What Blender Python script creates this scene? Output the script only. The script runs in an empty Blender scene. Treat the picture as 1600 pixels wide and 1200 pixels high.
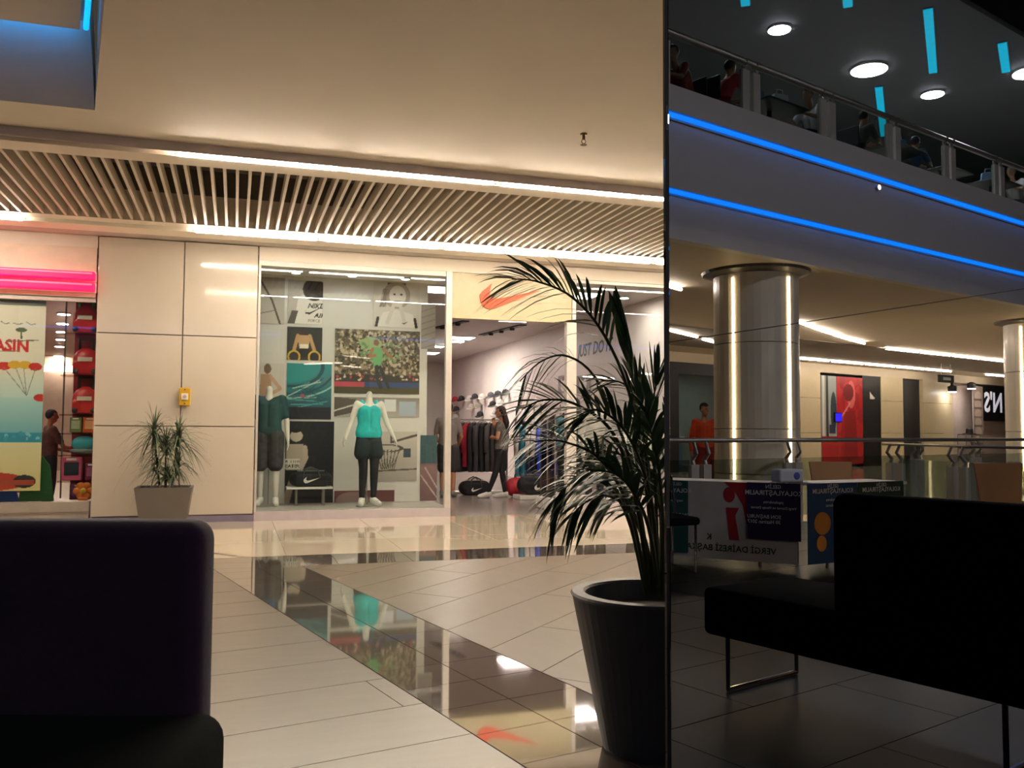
import bpy, bmesh, math, random
import numpy as np
from math import sin, cos, tan, pi, radians, sqrt, atan2
from mathutils import Vector, Matrix

random.seed(7)
rng = np.random.default_rng(7)
sc = bpy.context.scene
COL = sc.collection

# ------------------------------------------------------------------ camera
F = 1375.0; YAW = radians(17.46); PITCH = radians(3.07); ROLL = radians(.325)
CAM = Vector((0, 0, 1.2))
FW = Vector((sin(YAW) * cos(PITCH), cos(YAW) * cos(PITCH), sin(PITCH)))
_r = Vector((cos(YAW), -sin(YAW), 0)); _u = _r.cross(FW)
RT = cos(ROLL) * _r + sin(ROLL) * _u
UP = -sin(ROLL) * _r + cos(ROLL) * _u
cam_d = bpy.data.cameras.new('camera'); cam = bpy.data.objects.new('camera', cam_d); COL.objects.link(cam)
cam_d.sensor_fit = 'HORIZONTAL'; cam_d.sensor_width = 36; cam_d.lens = F / 1600 * 36
cam_d.clip_start = .05; cam_d.clip_end = 200
cam.matrix_world = Matrix(((RT.x, UP.x, -FW.x, CAM.x), (RT.y, UP.y, -FW.y, CAM.y), (RT.z, UP.z, -FW.z, CAM.z), (0, 0, 0, 1)))
sc.camera = cam

# ------------------------------------------------------------------ world, exposure
w = bpy.data.worlds.new('ambient_fill'); sc.world = w; w.use_nodes = True  # even fill light added for the general brightness of the hall
w.node_tree.nodes['Background'].inputs[0].default_value = (.66, .62, .58, 1)
w.node_tree.nodes['Background'].inputs[1].default_value = .05
vs = sc.view_settings
vs.view_transform = 'Standard'; vs.look = 'None'; vs.gamma = 1; vs.use_curve_mapping = False
vs.exposure = 0.45
sc.cycles.max_bounces = 12; sc.cycles.diffuse_bounces = 6; sc.cycles.transparent_max_bounces = 24
TUBE = 84.0          # strength of the corridor tubes
TUBE_FAR = 130.0     # tubes of the opposite walkway
SHOP = 11.0          # strength of the added shop fill panels

# ------------------------------------------------------------------ pixels to rays (1600 x 1200 frame)
def ray(x, y):
    d = FW + (x - 800) / F * RT - (y - 600) / F * UP
    return d.normalized()
def P(x, y, ax, val):
    d = ray(x, y); t = (val - CAM[ax]) / d[ax]
    return CAM + t * d
def D(x, y, depth):                        # point at a depth along the view axis
    d = ray(x, y); return CAM + d * (depth / d.dot(FW))
MANG = radians(80.625)
ME = Vector((1.0304, 1.9877, 0)); MD = Vector((sin(MANG), cos(MANG), 0)); MN = Vector((-cos(MANG), sin(MANG), 0))
def Q(x, y, ax, val):                      # a pixel of the mirror: the real point it reflects
    d = ray(x, y); t = (ME - CAM).dot(MN) / d.dot(MN); o = CAM + t * d
    d = d - 2 * d.dot(MN) * MN
    s = (val - o[ax]) / d[ax]
    return o + s * d

# ------------------------------------------------------------------ materials
def lin(c):
    if isinstance(c, str):
        c = tuple(int(c[i:i + 2], 16) / 255 for i in (1, 3, 5))
    return tuple((v / 12.92 if v <= .04045 else ((v + .055) / 1.055) ** 2.4) for v in c)
MATS = {}
def M(name, col='#808080', rough=.5, metal=0, emit=None, es=0, var=.06, scale=6, bump=0, coat=0, spec=.5, sheen=0, vary=None):
    if name in MATS: return MATS[name]
    m = bpy.data.materials.new(name); m.use_nodes = True; nt = m.node_tree; b = nt.nodes['Principled BSDF']
    c = lin(col)
    b.inputs['Roughness'].default_value = rough; b.inputs['Metallic'].default_value = metal
    b.inputs['Specular IOR Level'].default_value = spec
    b.inputs['Coat Weight'].default_value = coat; b.inputs['Coat Roughness'].default_value = .05
    if sheen: b.inputs['Sheen Weight'].default_value = sheen
    tc = nt.nodes.new('ShaderNodeTexCoord'); nz = nt.nodes.new('ShaderNodeTexNoise')
    nz.inputs['Scale'].default_value = scale; nz.inputs['Detail'].default_value = 4
    if vary: 
        mp = nt.nodes.new('ShaderNodeMapping'); mp.inputs['Scale'].default_value = vary
        nt.links.new(tc.outputs['Object'], mp.inputs[0]); nt.links.new(mp.outputs[0], nz.inputs[0])
    else: nt.links.new(tc.outputs['Object'], nz.inputs[0])
    rp = nt.nodes.new('ShaderNodeValToRGB')
    rp.color_ramp.elements[0].position = .3; rp.color_ramp.elements[1].position = .7
    rp.color_ramp.elements[0].color = (*[max(0, v * (1 - var)) for v in c], 1)
    rp.color_ramp.elements[1].color = (*[min(1, v * (1 + var)) for v in c], 1)
    nt.links.new(nz.outputs[0], rp.inputs[0]); nt.links.new(rp.outputs[0], b.inputs['Base Color'])
    if bump:
        bp = nt.nodes.new('ShaderNodeBump'); bp.inputs['Strength'].default_value = bump; bp.inputs['Distance'].default_value = .01
        nt.links.new(nz.outputs[0], bp.inputs['Height']); nt.links.new(bp.outputs[0], b.inputs['Normal'])
    if emit:
        b.inputs['Emission Color'].default_value = (*lin(emit), 1); b.inputs['Emission Strength'].default_value = es
    MATS[name] = m; return m
def GLASS(name, tint='#f4f8f6', ior=1.5):
    if name in MATS: return MATS[name]
    m = bpy.data.materials.new(name); m.use_nodes = True; nt = m.node_tree; nt.nodes.clear()
    o = nt.nodes.new('ShaderNodeOutputMaterial'); mx = nt.nodes.new('ShaderNodeMixShader'); fr = nt.nodes.new('ShaderNodeFresnel')
    fr.inputs[0].default_value = ior
    t = nt.nodes.new('ShaderNodeBsdfTransparent'); t.inputs[0].default_value = (*lin(tint), 1)
    g = nt.nodes.new('ShaderNodeBsdfGlossy'); g.inputs[0].default_value = (1, 1, 1, 1); g.inputs['Roughness'].default_value = 0
    ge = nt.nodes.new('ShaderNodeNewGeometry'); sb = nt.nodes.new('ShaderNodeMath'); sb.operation = 'SUBTRACT'; sb.inputs[0].default_value = 1; nt.links.new(ge.outputs['Backfacing'], sb.inputs[1])
    ml = nt.nodes.new('ShaderNodeMath'); ml.operation = 'MULTIPLY'; nt.links.new(fr.outputs[0], ml.inputs[0]); nt.links.new(sb.outputs[0], ml.inputs[1])
    nt.links.new(ml.outputs[0], mx.inputs[0]); nt.links.new(t.outputs[0], mx.inputs[1]); nt.links.new(g.outputs[0], mx.inputs[2])
    nt.links.new(mx.outputs[0], o.inputs[0]); MATS[name] = m; return m
def PRINT(name, rough=.45, coat=0):                 # flat print: colour attribute laid down on the sheet
    if name in MATS: return MATS[name]
    m = bpy.data.materials.new(name); m.use_nodes = True; nt = m.node_tree; b = nt.nodes['Principled BSDF']
    a = nt.nodes.new('ShaderNodeAttribute'); a.attribute_name = 'print'
    nt.links.new(a.outputs['Color'], b.inputs['Base Color']); b.inputs['Roughness'].default_value = rough
    b.inputs['Coat Weight'].default_value = coat
    MATS[name] = m; return m

# ------------------------------------------------------------------ objects
MW = {}
def tag(o, label=None, cat=None, group=None, kind=None):
    if label: o['label'] = label
    if cat: o['category'] = cat
    if group: o['group'] = group
    if kind: o['kind'] = kind
    return o
def thing(name, label, cat, loc=(0, 0, 0), rotz=0, group=None):
    o = bpy.data.objects.new(name, None); COL.objects.link(o); o.empty_display_size = .1
    o.location = loc; o.rotation_euler = (0, 0, rotz)
    MW[o] = Matrix.Translation(Vector(loc)) @ Matrix.Rotation(rotz, 4, 'Z')
    return tag(o, label, cat, group)
def setting(name, loc=(0, 0, 0)):
    o = bpy.data.objects.new(name, None); COL.objects.link(o); o.location = loc
    MW[o] = Matrix.Translation(Vector(loc)); o['kind'] = 'structure'
    return o
class MB:
    def __init__(s): s.v = []; s.f = []
    def add(s, vs_, fs):
        n = len(s.v); s.v += [tuple(v) for v in vs_]; s.f += [tuple(i + n for i in f) for f in fs]; return s
    def box(s, x0, y0, z0, x1, y1, z1):
        v = [(x, y, z) for z in (z0, z1) for y in (y0, y1) for x in (x0, x1)]
        return s.add(v, [(0, 2, 3, 1), (4, 5, 7, 6), (0, 1, 5, 4), (2, 6, 7, 3), (0, 4, 6, 2), (1, 3, 7, 5)])
    def obox(s, c, size, rot=0, tilt=None):
        m = Matrix.Translation(Vector(c)) @ (Matrix.Rotation(rot, 4, 'Z') if not isinstance(rot, Matrix) else rot.to_4x4())
        if tilt: m = m @ Matrix.Rotation(tilt[0], 4, tilt[1])
        h = [x / 2 for x in size]
        v = [m @ Vector((x, y, z)) for z in (-h[2], h[2]) for y in (-h[1], h[1]) for x in (-h[0], h[0])]
        return s.add(v, [(0, 2, 3, 1), (4, 5, 7, 6), (0, 1, 5, 4), (2, 6, 7, 3), (0, 4, 6, 2), (1, 3, 7, 5)])
    def rbox(s, c, size, r=.02, rot=0, seg=3):          # box with rounded edges
        bm = bmesh.new(); bmesh.ops.create_cube(bm, size=1)
        for v in bm.verts: v.co = Vector((v.co.x * size[0], v.co.y * size[1], v.co.z * size[2]))
        bmesh.ops.bevel(bm, geom=bm.edges[:], offset=r, segments=seg, profile=.5, affect='EDGES')
        m = Matrix.Translation(Vector(c)) @ (Matrix.Rotation(rot, 4, 'Z') if not isinstance(rot, Matrix) else rot.to_4x4())
        bm.verts.index_update()
        s.add([m @ v.co for v in bm.verts], [[v.index for v in f.verts] for f in bm.faces]); bm.free(); return s
    def tube(s, pts, r, n=8, cap=True):
        pts = [Vector(p) for p in pts]; k = len(pts)
        rs = r if isinstance(r, (list, tuple)) else [r] * k
        t0 = (pts[1] - pts[0]).normalized()
        nrm = t0.orthogonal().normalized(); rings = []
        for i, p in enumerate(pts):
            t = (pts[min(i + 1, k - 1)] - pts[max(i - 1, 0)]).normalized()
            nrm = (nrm - nrm.dot(t) * t).normalized(); bi = t.cross(nrm)
            rings.append([p + rs[i] * (cos(2 * pi * j / n) * nrm + sin(2 * pi * j / n) * bi) for j in range(n)])
        v = [q for g in rings for q in g]
        f = [(i * n + j, i * n + (j + 1) % n, (i + 1) * n + (j + 1) % n, (i + 1) * n + j) for i in range(k - 1) for j in range(n)]
        if cap: f += [tuple(range(n))[::-1], tuple((k - 1) * n + j for j in range(n))]
        return s.add(v, f)
    def capsule(s, p0, r0, p1, r1, n=10):
        p0 = Vector(p0); p1 = Vector(p1); t = (p1 - p0)
        if t.length < 1e-5: t = Vector((0, 0, 1e-4))
        t.normalize(); pts = []; rs = []
        for a in (80, 55, 25): pts.append(p0 - t * r0 * sin(radians(a))); rs.append(r0 * cos(radians(a)))
        pts.append(p0); rs.append(r0); pts.append(p1); rs.append(r1)
        for a in (25, 55, 80): pts.append(p1 + t * r1 * sin(radians(a))); rs.append(r1 * cos(radians(a)))
        return s.tube(pts, rs, n)
    def lathe(s, prof, c=(0, 0, 0), n=24):
        c = Vector(c); k = len(prof)
        v = [(c.x + r * cos(2 * pi * j / n), c.y + r * sin(2 * pi * j / n), c.z + z) for r, z in prof for j in range(n)]
        f = [(i * n + j, i * n + (j + 1) % n, (i + 1) * n + (j + 1) % n, (i + 1) * n + j) for i in range(k - 1) for j in range(n)]
        if prof[0][0] > 1e-4: f.append(tuple(range(n))[::-1])
        if prof[-1][0] > 1e-4: f.append(tuple((k - 1) * n + j for j in range(n)))
        return s.add(v, f)
    def ell(s, c, rad, n=14, m=9, rot=None):
        c = Vector(c); v = [];
        for i in range(1, m):
            th = pi * i / m
            for j in range(n): v.append(Vector((rad[0] * sin(th) * cos(2 * pi * j / n), rad[1] * sin(th) * sin(2 * pi * j / n), rad[2] * cos(th))))
        v += [Vector((0, 0, rad[2])), Vector((0, 0, -rad[2]))]
        if rot is not None: v = [rot @ q for q in v]
        v = [c + q for q in v]; a = len(v) - 2; b = a + 1
        f = [(i * n + j, (i + 1) * n + j, (i + 1) * n + (j + 1) % n, i * n + (j + 1) % n) for i in range(m - 2) for j in range(n)]
        f += [(a, j, (j + 1) % n) for j in range(n)] + [(b, (m - 2) * n + (j + 1) % n, (m - 2) * n + j) for j in range(n)]
        return s.add(v, f)
    def prism(s, poly, o, u, v, th):                    # polygon in the u,v plane from o, extruded by th along u x v
        o = Vector(o); u = Vector(u); v = Vector(v); nn = u.cross(v).normalized() * th; k = len(poly)
        a = [o + u * x + v * y for x, y in poly]
        b = [q + nn for q in a]
        return s.add(a + b, [tuple(range(k))[::-1], tuple(range(k, 2 * k))] + [(i, (i + 1) % k, k + (i + 1) % k, k + i) for i in range(k)])
    def quad(s, *p): return s.add(p, [tuple(range(len(p)))])
    def build(s, name, mat, parent=None, smooth=False, w=True, bevel=0, origin=None):
        vv = [Vector(v) for v in s.v]
        loc = Vector((0, 0, 0))
        if parent is not None:
            if w and parent in MW:
                im = MW[parent].inverted(); vv = [im @ v for v in vv]
        else:
            if origin is not None: loc = Vector(origin)
            else:
                lo = [min(v[i] for v in vv) for i in range(3)]; hi = [max(v[i] for v in vv) for i in range(3)]
                loc = Vector(((lo[0] + hi[0]) / 2, (lo[1] + hi[1]) / 2, lo[2]))
            vv = [v - loc for v in vv]
        me = bpy.data.meshes.new(name); me.from_pydata([tuple(v) for v in vv], [], s.f); me.update()
        bm = bmesh.new(); bm.from_mesh(me); bmesh.ops.recalc_face_normals(bm, faces=bm.faces)
        if bevel: bmesh.ops.bevel(bm, geom=[e for e in bm.edges if e.calc_face_angle(0) > .5], offset=bevel, segments=2, profile=.5, affect='EDGES')
        bm.to_mesh(me); bm.free()
        if smooth:
            me.polygons.foreach_set('use_smooth', [True] * len(me.polygons))
        me.materials.append(mat)
        o = bpy.data.objects.new(name, me); COL.objects.link(o); o.location = loc
        MW[o] = (MW[parent].copy() if parent in MW else Matrix.Identity(4)) @ Matrix.Translation(loc)
        if parent is not None: o.parent = parent
        return o
def copy_tree(o, parent=None):
    c = o.copy(); COL.objects.link(c); c.parent = parent
    for ch in list(o.children): copy_tree(ch, c)
    return c
def struct(mb, name, mat, parent=None, **k):
    o = mb.build(name, mat, parent, **k)
    if parent is None: o['kind'] = 'structure'
    return o
def box(*a): return MB().box(*a)
# ------------------------------------------------------------------ text
def text_geo(s, size, bold=0, shear=0, spacing=1):
    cu = bpy.data.curves.new('t', 'FONT'); cu.body = s; cu.size = size; cu.offset = bold * size; cu.shear = shear
    cu.resolution_u = 2; cu.align_x = 'CENTER'; cu.align_y = 'CENTER'; cu.space_character = spacing
    ob = bpy.data.objects.new('t', cu); COL.objects.link(ob)
    dg = bpy.context.evaluated_depsgraph_get(); me = bpy.data.meshes.new_from_object(ob.evaluated_get(dg))
    vs_ = [v.co.copy() for v in me.vertices]; fs = [tuple(p.vertices) for p in me.polygons]
    bpy.data.objects.remove(ob); bpy.data.curves.remove(cu); bpy.data.meshes.remove(me)
    return vs_, fs
def text(name, s, size, o, u, v, mat, parent, lift=.004, **k):
    vs_, fs = text_geo(s, size, **k); o = Vector(o); u = Vector(u).normalized(); v = Vector(v).normalized(); n = u.cross(v)
    mb = MB(); mb.add([o + u * q.x + v * q.y + n * lift for q in vs_], fs)
    return mb.build(name, mat, parent)
# ------------------------------------------------------------------ flat print
class Canvas:
    def __init__(s, w, h, bg='#ffffff'):
        s.w = w; s.h = h; s.a = np.zeros((h, w, 3)); s.a[:] = lin(bg)
        yy, xx = np.mgrid[0:h, 0:w]; s.x = xx / (w - 1); s.y = yy / (h - 1)
    def put(s, m, c, al=1): s.a[m] = s.a[m] * (1 - al) + np.array(lin(c)) * al; return s
    def rect(s, x0, y0, x1, y1, c, al=1): return s.put((s.x >= x0) & (s.x <= x1) & (s.y >= y0) & (s.y <= y1), c, al)
    def ell(s, cx, cy, rx, ry, c, al=1): return s.put(((s.x - cx) / rx) ** 2 + ((s.y - cy) / ry) ** 2 <= 1, c, al)
    def ring(s, cx, cy, rx, ry, t, c):
        d = np.sqrt(((s.x - cx) / rx) ** 2 + ((s.y - cy) / ry) ** 2); return s.put(abs(d - 1) < t, c)
    def poly(s, pts, c, al=1):
        m = np.zeros(s.x.shape, bool); n = len(pts)
        for i in range(n):
            x0, y0 = pts[i]; x1, y1 = pts[(i + 1) % n]
            if y0 == y1: continue
            k = ((s.y >= min(y0, y1)) & (s.y < max(y0, y1))) & (s.x < x0 + (s.y - y0) / (y1 - y0) * (x1 - x0))
            m ^= k
        return s.put(m, c, al)
    def line(s, pts, t, c, al=1):
        asp = s.h / s.w
        for (x0, y0), (x1, y1) in zip(pts, pts[1:]):
            dx, dy = x1 - x0, (y1 - y0) * asp; L = dx * dx + dy * dy + 1e-12
            q = np.clip(((s.x - x0) * dx + (s.y - y0) * asp * dy) / L, 0, 1)
            s.put(np.hypot(s.x - x0 - q * dx, (s.y - y0) * asp - q * dy) < t, c, al)
        return s
    def dots(s, n, x0, y0, x1, y1, r, cols):
        for i in range(n):
            s.ell(rng.uniform(x0, x1), rng.uniform(y0, y1), r * rng.uniform(.5, 1.2), r * s.w / s.h * rng.uniform(.5, 1.2), cols[int(rng.integers(len(cols)))])
        return s
    def grad(s, y0, y1, c0, c1):
        m = (s.y >= y0) & (s.y <= y1); t = ((s.y - y0) / (y1 - y0))[m][:, None]
        s.a[m] = (1 - t) * np.array(lin(c0)) + t * np.array(lin(c1)); return s
    def text(s, st, cx, cy, size, c, bold=.02, shear=0):
        vs_, fs = text_geo(st, size, bold, shear)
        for f in fs: s.poly([(cx + vs_[i].x, cy + vs_[i].y * s.w / s.h) for i in f], c)
        return s
def sheet(name, cv, o, u, v, th, mat, parent=None):
    """a printed sheet: o lower-left corner, u and v full edge vectors as read; thickness th behind"""
    o = Vector(o); u = Vector(u); v = Vector(v); n = u.cross(v).normalized(); W_, H_ = cv.w, cv.h
    vs_ = [o + u * (i / (W_ - 1)) + v * (j / (H_ - 1)) for j in range(H_) for i in range(W_)]
    fs = [(j * W_ + i, j * W_ + i + 1, (j + 1) * W_ + i + 1, (j + 1) * W_ + i) for j in range(H_ - 1) for i in range(W_ - 1)]
    k = len(vs_); cs = [0, W_ - 1, H_ * W_ - 1, (H_ - 1) * W_]
    vs_ += [vs_[c] - n * th for c in cs]
    fs += [(k + 3, k + 2, k + 1, k)]
    fs += [(cs[a], k + a, k + (a + 1) % 4, cs[(a + 1) % 4]) for a in range(4)]
    loc = Vector((0, 0, 0))
    if parent is not None: im = MW[parent].inverted(); vs_ = [im @ q for q in vs_]
    else: loc = o + u / 2; vs_ = [q - loc for q in vs_]
    me = bpy.data.meshes.new(name); me.from_pydata([tuple(q) for q in vs_], [], fs); me.update()
    at = me.color_attributes.new('print', 'FLOAT_COLOR', 'POINT')
    cc = np.ones((len(vs_), 4), np.float32); cc[:k, :3] = cv.a.reshape(-1, 3); cc[k:, :3] = .5
    at.data.foreach_set('color', cc.ravel()); me.materials.append(mat)
    ob = bpy.data.objects.new(name, me); COL.objects.link(ob); ob.location = loc
    MW[ob] = (MW[parent].copy() if parent in MW else Matrix.Identity(4)) @ Matrix.Translation(loc)
    if parent is not None: ob.parent = parent
    return ob
def fused(mb, name, mat, parent, voxel=.014, smooth=2):  # one continuous surface out of overlapping solids
    me = bpy.data.meshes.new('x'); vv = mb.v
    if parent in MW and mb.__dict__.get('world'): im = MW[parent].inverted(); vv = [tuple(im @ Vector(v)) for v in vv]
    me.from_pydata(vv, [], mb.f); me.update()
    bm = bmesh.new(); bm.from_mesh(me); bmesh.ops.recalc_face_normals(bm, faces=bm.faces); bm.to_mesh(me); bm.free()
    ob = bpy.data.objects.new('x', me); COL.objects.link(ob)
    r = ob.modifiers.new('r', 'REMESH'); r.mode = 'VOXEL'; r.voxel_size = voxel
    if smooth:
        q = ob.modifiers.new('s', 'SMOOTH'); q.factor = .5; q.iterations = smooth
    dg = bpy.context.evaluated_depsgraph_get(); m2 = bpy.data.meshes.new_from_object(ob.evaluated_get(dg))
    bpy.data.objects.remove(ob); bpy.data.meshes.remove(me)
    m2.polygons.foreach_set('use_smooth', [True] * len(m2.polygons)); m2.materials.clear(); m2.materials.append(mat); m2.name = name
    o = bpy.data.objects.new(name, m2); COL.objects.link(o); o.parent = parent
    MW[o] = MW[parent].copy() if parent in MW else Matrix.Identity(4)
    return o
def clip(poly, keep):                                    # clip a convex polygon by half planes (nx, ny, d): nx*x+ny*y<=d
    for nx, ny, d in keep:
        out = []
        for i, p in enumerate(poly):
            q = poly[(i + 1) % len(poly)]; a = nx * p[0] + ny * p[1] - d; b = nx * q[0] + ny * q[1] - d
            if a <= 0: out.append(p)
            if (a < 0 < b) or (b < 0 < a):
                t = a / (a - b); out.append((p[0] + t * (q[0] - p[0]), p[1] + t * (q[1] - p[1])))
        poly = out
        if len(poly) < 3: return []
    return poly
def area(p): return abs(sum(p[i][0] * p[(i + 1) % len(p)][1] - p[(i + 1) % len(p)][0] * p[i][1] for i in range(len(p)))) / 2
ORD = ['first', 'second', 'third', 'fourth', 'fifth', 'sixth', 'seventh', 'eighth', 'ninth', 'tenth', 'eleventh', 'twelfth', 'thirteenth', 'fourteenth', 'fifteenth', 'sixteenth']
# ------------------------------------------------------------------ shared materials
m_ceil = M('ceiling_paint', '#efe6d6', .7, var=.02, scale=2)
m_wallp = M('facade_paint', '#ddd3c3', .55, var=.02)
m_panel = M('polished_panel', '#cec4b4', .12, var=.03, scale=1.5, coat=.4)
m_joint = M('joint_grey', '#8a8074', .8)
m_white = M('white_paint', '#e8e4de', .4, var=.02)
m_whitem = M('white_metal', '#d8d6d2', .3, var=.02)
m_grey = M('grey_metal', '#8c8a86', .35, metal=.6)
m_dark = M('dark_grey', '#2a2a2b', .5)
m_black = M('black', '#0c0c0d', .5)
m_chrome = M('chrome', '#cfcfd2', .12, metal=1, var=.01)
m_tube = M('tube_light', '#ffffff', .5, emit='#ffeed8', es=TUBE)
m_tubef = M('tube_light_far', '#ffffff', .5, emit='#ffeed8', es=TUBE_FAR)
m_cap = M('lamp_cap', '#b9b2a6', .5)
m_blue = M('blue_led', '#1080ff', .5, emit='#0a80ff', es=3.2)
m_glass = GLASS('shop_glass')
m_rglass = GLASS('rail_glass', '#dfe6e2')
m_print = PRINT('print'); m_gprint = PRINT('gloss_print', .2, .5)

# ------------------------------------------------------------------ floor: a bed with the single tiles on it
YF = 12.16
floor = struct(box(-14, -16, -.3, 46, 32, -.014), 'floor', M('floor_bed', '#4b4238', .6))
m_plank = M('plank_tile', '#6d6152', .3, var=.07, scale=3, vary=(1, 5, 1), spec=.7)
m_plank2 = M('plank_tile_cool', '#665948', .36, var=.07, scale=3, vary=(5, 1, 1), spec=.5)
m_gloss = M('mirror_polished_tile', '#6b6155', .03, var=.08, scale=4, spec=.9, coat=1)
m_pale = M('pale_polished_tile', '#dacdb6', .07, var=.04, scale=1.2, coat=.5)
m_back_shaded = M('back_floor_tile_shaded', '#2e2921', .4, var=.07, scale=3, spec=.15)  # same planks in a darker colour, standing in for weak light
def tiles(name, origin, ang, du, dv, iu, iv, keep, mat, gap=.005, stagger=0, top=0.0):
    u = (cos(ang), sin(ang)); v = (-sin(ang), cos(ang)); n = 0
    for j in range(*iv):
        for i in range(*iu):
            a0 = (i + (stagger * j) % 1) * du; a1 = a0 + du - gap; b0 = j * dv; b1 = b0 + dv - gap
            q = [(origin[0] + a * u[0] + b * v[0], origin[1] + a * u[1] + b * v[1]) for a, b in ((a0, b0), (a1, b0), (a1, b1), (a0, b1))]
            q = clip(q, keep)
            if len(q) < 3 or area(q) < .01: continue
            o = MB().prism(q, (0, 0, -.0139), (1, 0, 0), (0, 1, 0), .0139 + top).build(name, mat, floor); n += 1
    return n
# the diagonal band: left edge through (-.14,8.03)-(1.02,3.04), .72 wide
bd = Vector((-.2265, .974)); bn = Vector((.974, .2265)); L0 = Vector((-.14, 8.03)).dot(bn); WB = .72
S0, S1 = 8.06, 8.74            # the polished strip parallel to the shopfronts
ang_b = atan2(bn.y, bn.x)
band_keep = [(0, 1, S0 - .004), (-bn.x, -bn.y, -(L0 + .003)), (bn.x, bn.y, L0 + WB - .003), (0, -1, -2.2)]
ob_ = (bn.x * L0 + bd.x * 0, bn.y * L0 + bd.y * 0)
tiles('polished_tile', ob_, ang_b, .36, .347, (0, 2), (-6, 26), band_keep, m_gloss)
# planks left of the band, laid square to it
tiles('plank_tile', ob_, ang_b, 2.4, .45, (-2, 0), (-6, 22), [(0, 1, S0 - .004), (bn.x, bn.y, L0 - .003), (-1, 0, 3.6), (0, -1, -2.2)], m_plank, stagger=.37)
# planks right of the band, laid at 45 degrees
tiles('plank_tile', (1.2, 5.2), pi / 4, 2.4, .45, (-2, 4), (-7, 10), [(0, 1, S0 - .004), (-bn.x, -bn.y, -(L0 + WB + .003)), (0, -1, -2.2), (1, 0, 7.5)], m_plank2, stagger=.41)
# strip and pale tiles in front of the shops
tiles('polished_tile', (-5.2, S0), 0, .68, .34, (0, 19), (0, 2), [], m_gloss)
tiles('pale_tile', (-5.2, S1), 0, 1.14, 1.135, (0, 11), (0, 3), [(0, 1, YF - .02)], m_pale)
# the area seen only in the mirror
tiles('plank_tile', (-1.6, -3.8), 0, 1.2, .6, (0, 14), (0, 10), [(0, 1, 2.19)], m_back_shaded, stagger=.5)
struct(box(-14, -15.2, -.0138, 46, -3.85, 0), 'walkway_surface', m_pale, floor)
struct(box(-1.66, YF, -.0138, 7.4, 31, .0), 'shop_surface', M('store_floor', '#837a74', .25, var=.05), floor)
struct(box(-9, YF, -.0138, -1.67, 31, .0), 'shop_surface', M('toy_floor', '#a8917c', .3), floor)
# dark inlay running off to the left of the strip
MB().prism([(-.35, 9.35), (-.28, 9.35), (.12, 8.76), (.05, 8.76)], (0, 0, .0005), (1, 0, 0), (0, 1, 0), .002).build('inlay_strip', m_joint, floor)

# ------------------------------------------------------------------ ceiling on the shop side
ceil = setting('ceiling', (0, 6, 3.7))
A = P(148, 172, 2, 3.7); B = P(163, 0, 2, 3.7)
ab = (B - A) / (B.y - A.y)                      # per metre of y
Yc0 = 1.7; Ar = A + ab * (Yc0 - A.y)
T = .25
MB().prism([(A.x, A.y), (A.x, 8.14), (-9, 8.14), (-9, A.y)], (0, 0, 3.7), (1, 0, 0), (0, 1, 0), T).build('ceiling_board', m_ceil, ceil)
MB().prism([(A.x, A.y), (Ar.x, Yc0), (16, Yc0), (16, 8.14), (A.x, 8.14)], (0, 0, 3.7), (1, 0, 0), (0, 1, 0), T).build('ceiling_board', m_ceil, ceil)
# dropped ring with the slatted field
box(-9, 8.16, 3.6, 16, 8.42, 3.699).build('ceiling_rim', m_ceil, ceil)
box(-9, 10.86, 3.6, 16, 11.62, 3.95).build('ceiling_rim', m_ceil, ceil)
box(-9, 11.62, 3.66, 16, YF + .1, 3.95).build('ceiling_rim', M('ceiling_grey', '#c4bcb4', .7), ceil)
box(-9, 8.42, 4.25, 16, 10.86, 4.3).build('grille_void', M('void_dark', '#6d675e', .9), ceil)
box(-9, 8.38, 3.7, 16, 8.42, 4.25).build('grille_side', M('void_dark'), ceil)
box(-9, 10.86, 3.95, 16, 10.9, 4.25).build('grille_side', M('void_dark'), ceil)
box(-9, 8.14, 3.699, 16, 8.38, 3.95).build('ceiling_rim', m_ceil, ceil)
box(-9, 11.075, 3.558, 16, 11.085, 3.6).build('tube_light_shield', m_ceil, ceil)  # added lip, keeps tube light off the top of the shopfront
box(-9, 8.07, 3.616, 16, 8.082, 3.699).build('tube_light_shield', M('lip_lilac', '#c6bcc0', .6), ceil)  # step band, its lower edge set to shield the nearby ceiling from the tubes
g = thing('ceiling_grille', 'long slatted ceiling grille between the two rows of tube lights', 'grille', (0, 9.6, 3.6))
m_slat = M('slat_paint', '#cfc4b2', .5, var=.02)
sm = MB().box(-.014, -1.215, 0, .014, 1.215, .12).build('slat', m_slat, g, w=False)
sm.location = (-5.2, .035, .004)
for i in range(1, 118):
    c = sm.copy(); COL.objects.link(c); c.parent = g; c.location = (-5.2 + i * .115, .035, .004)
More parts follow.
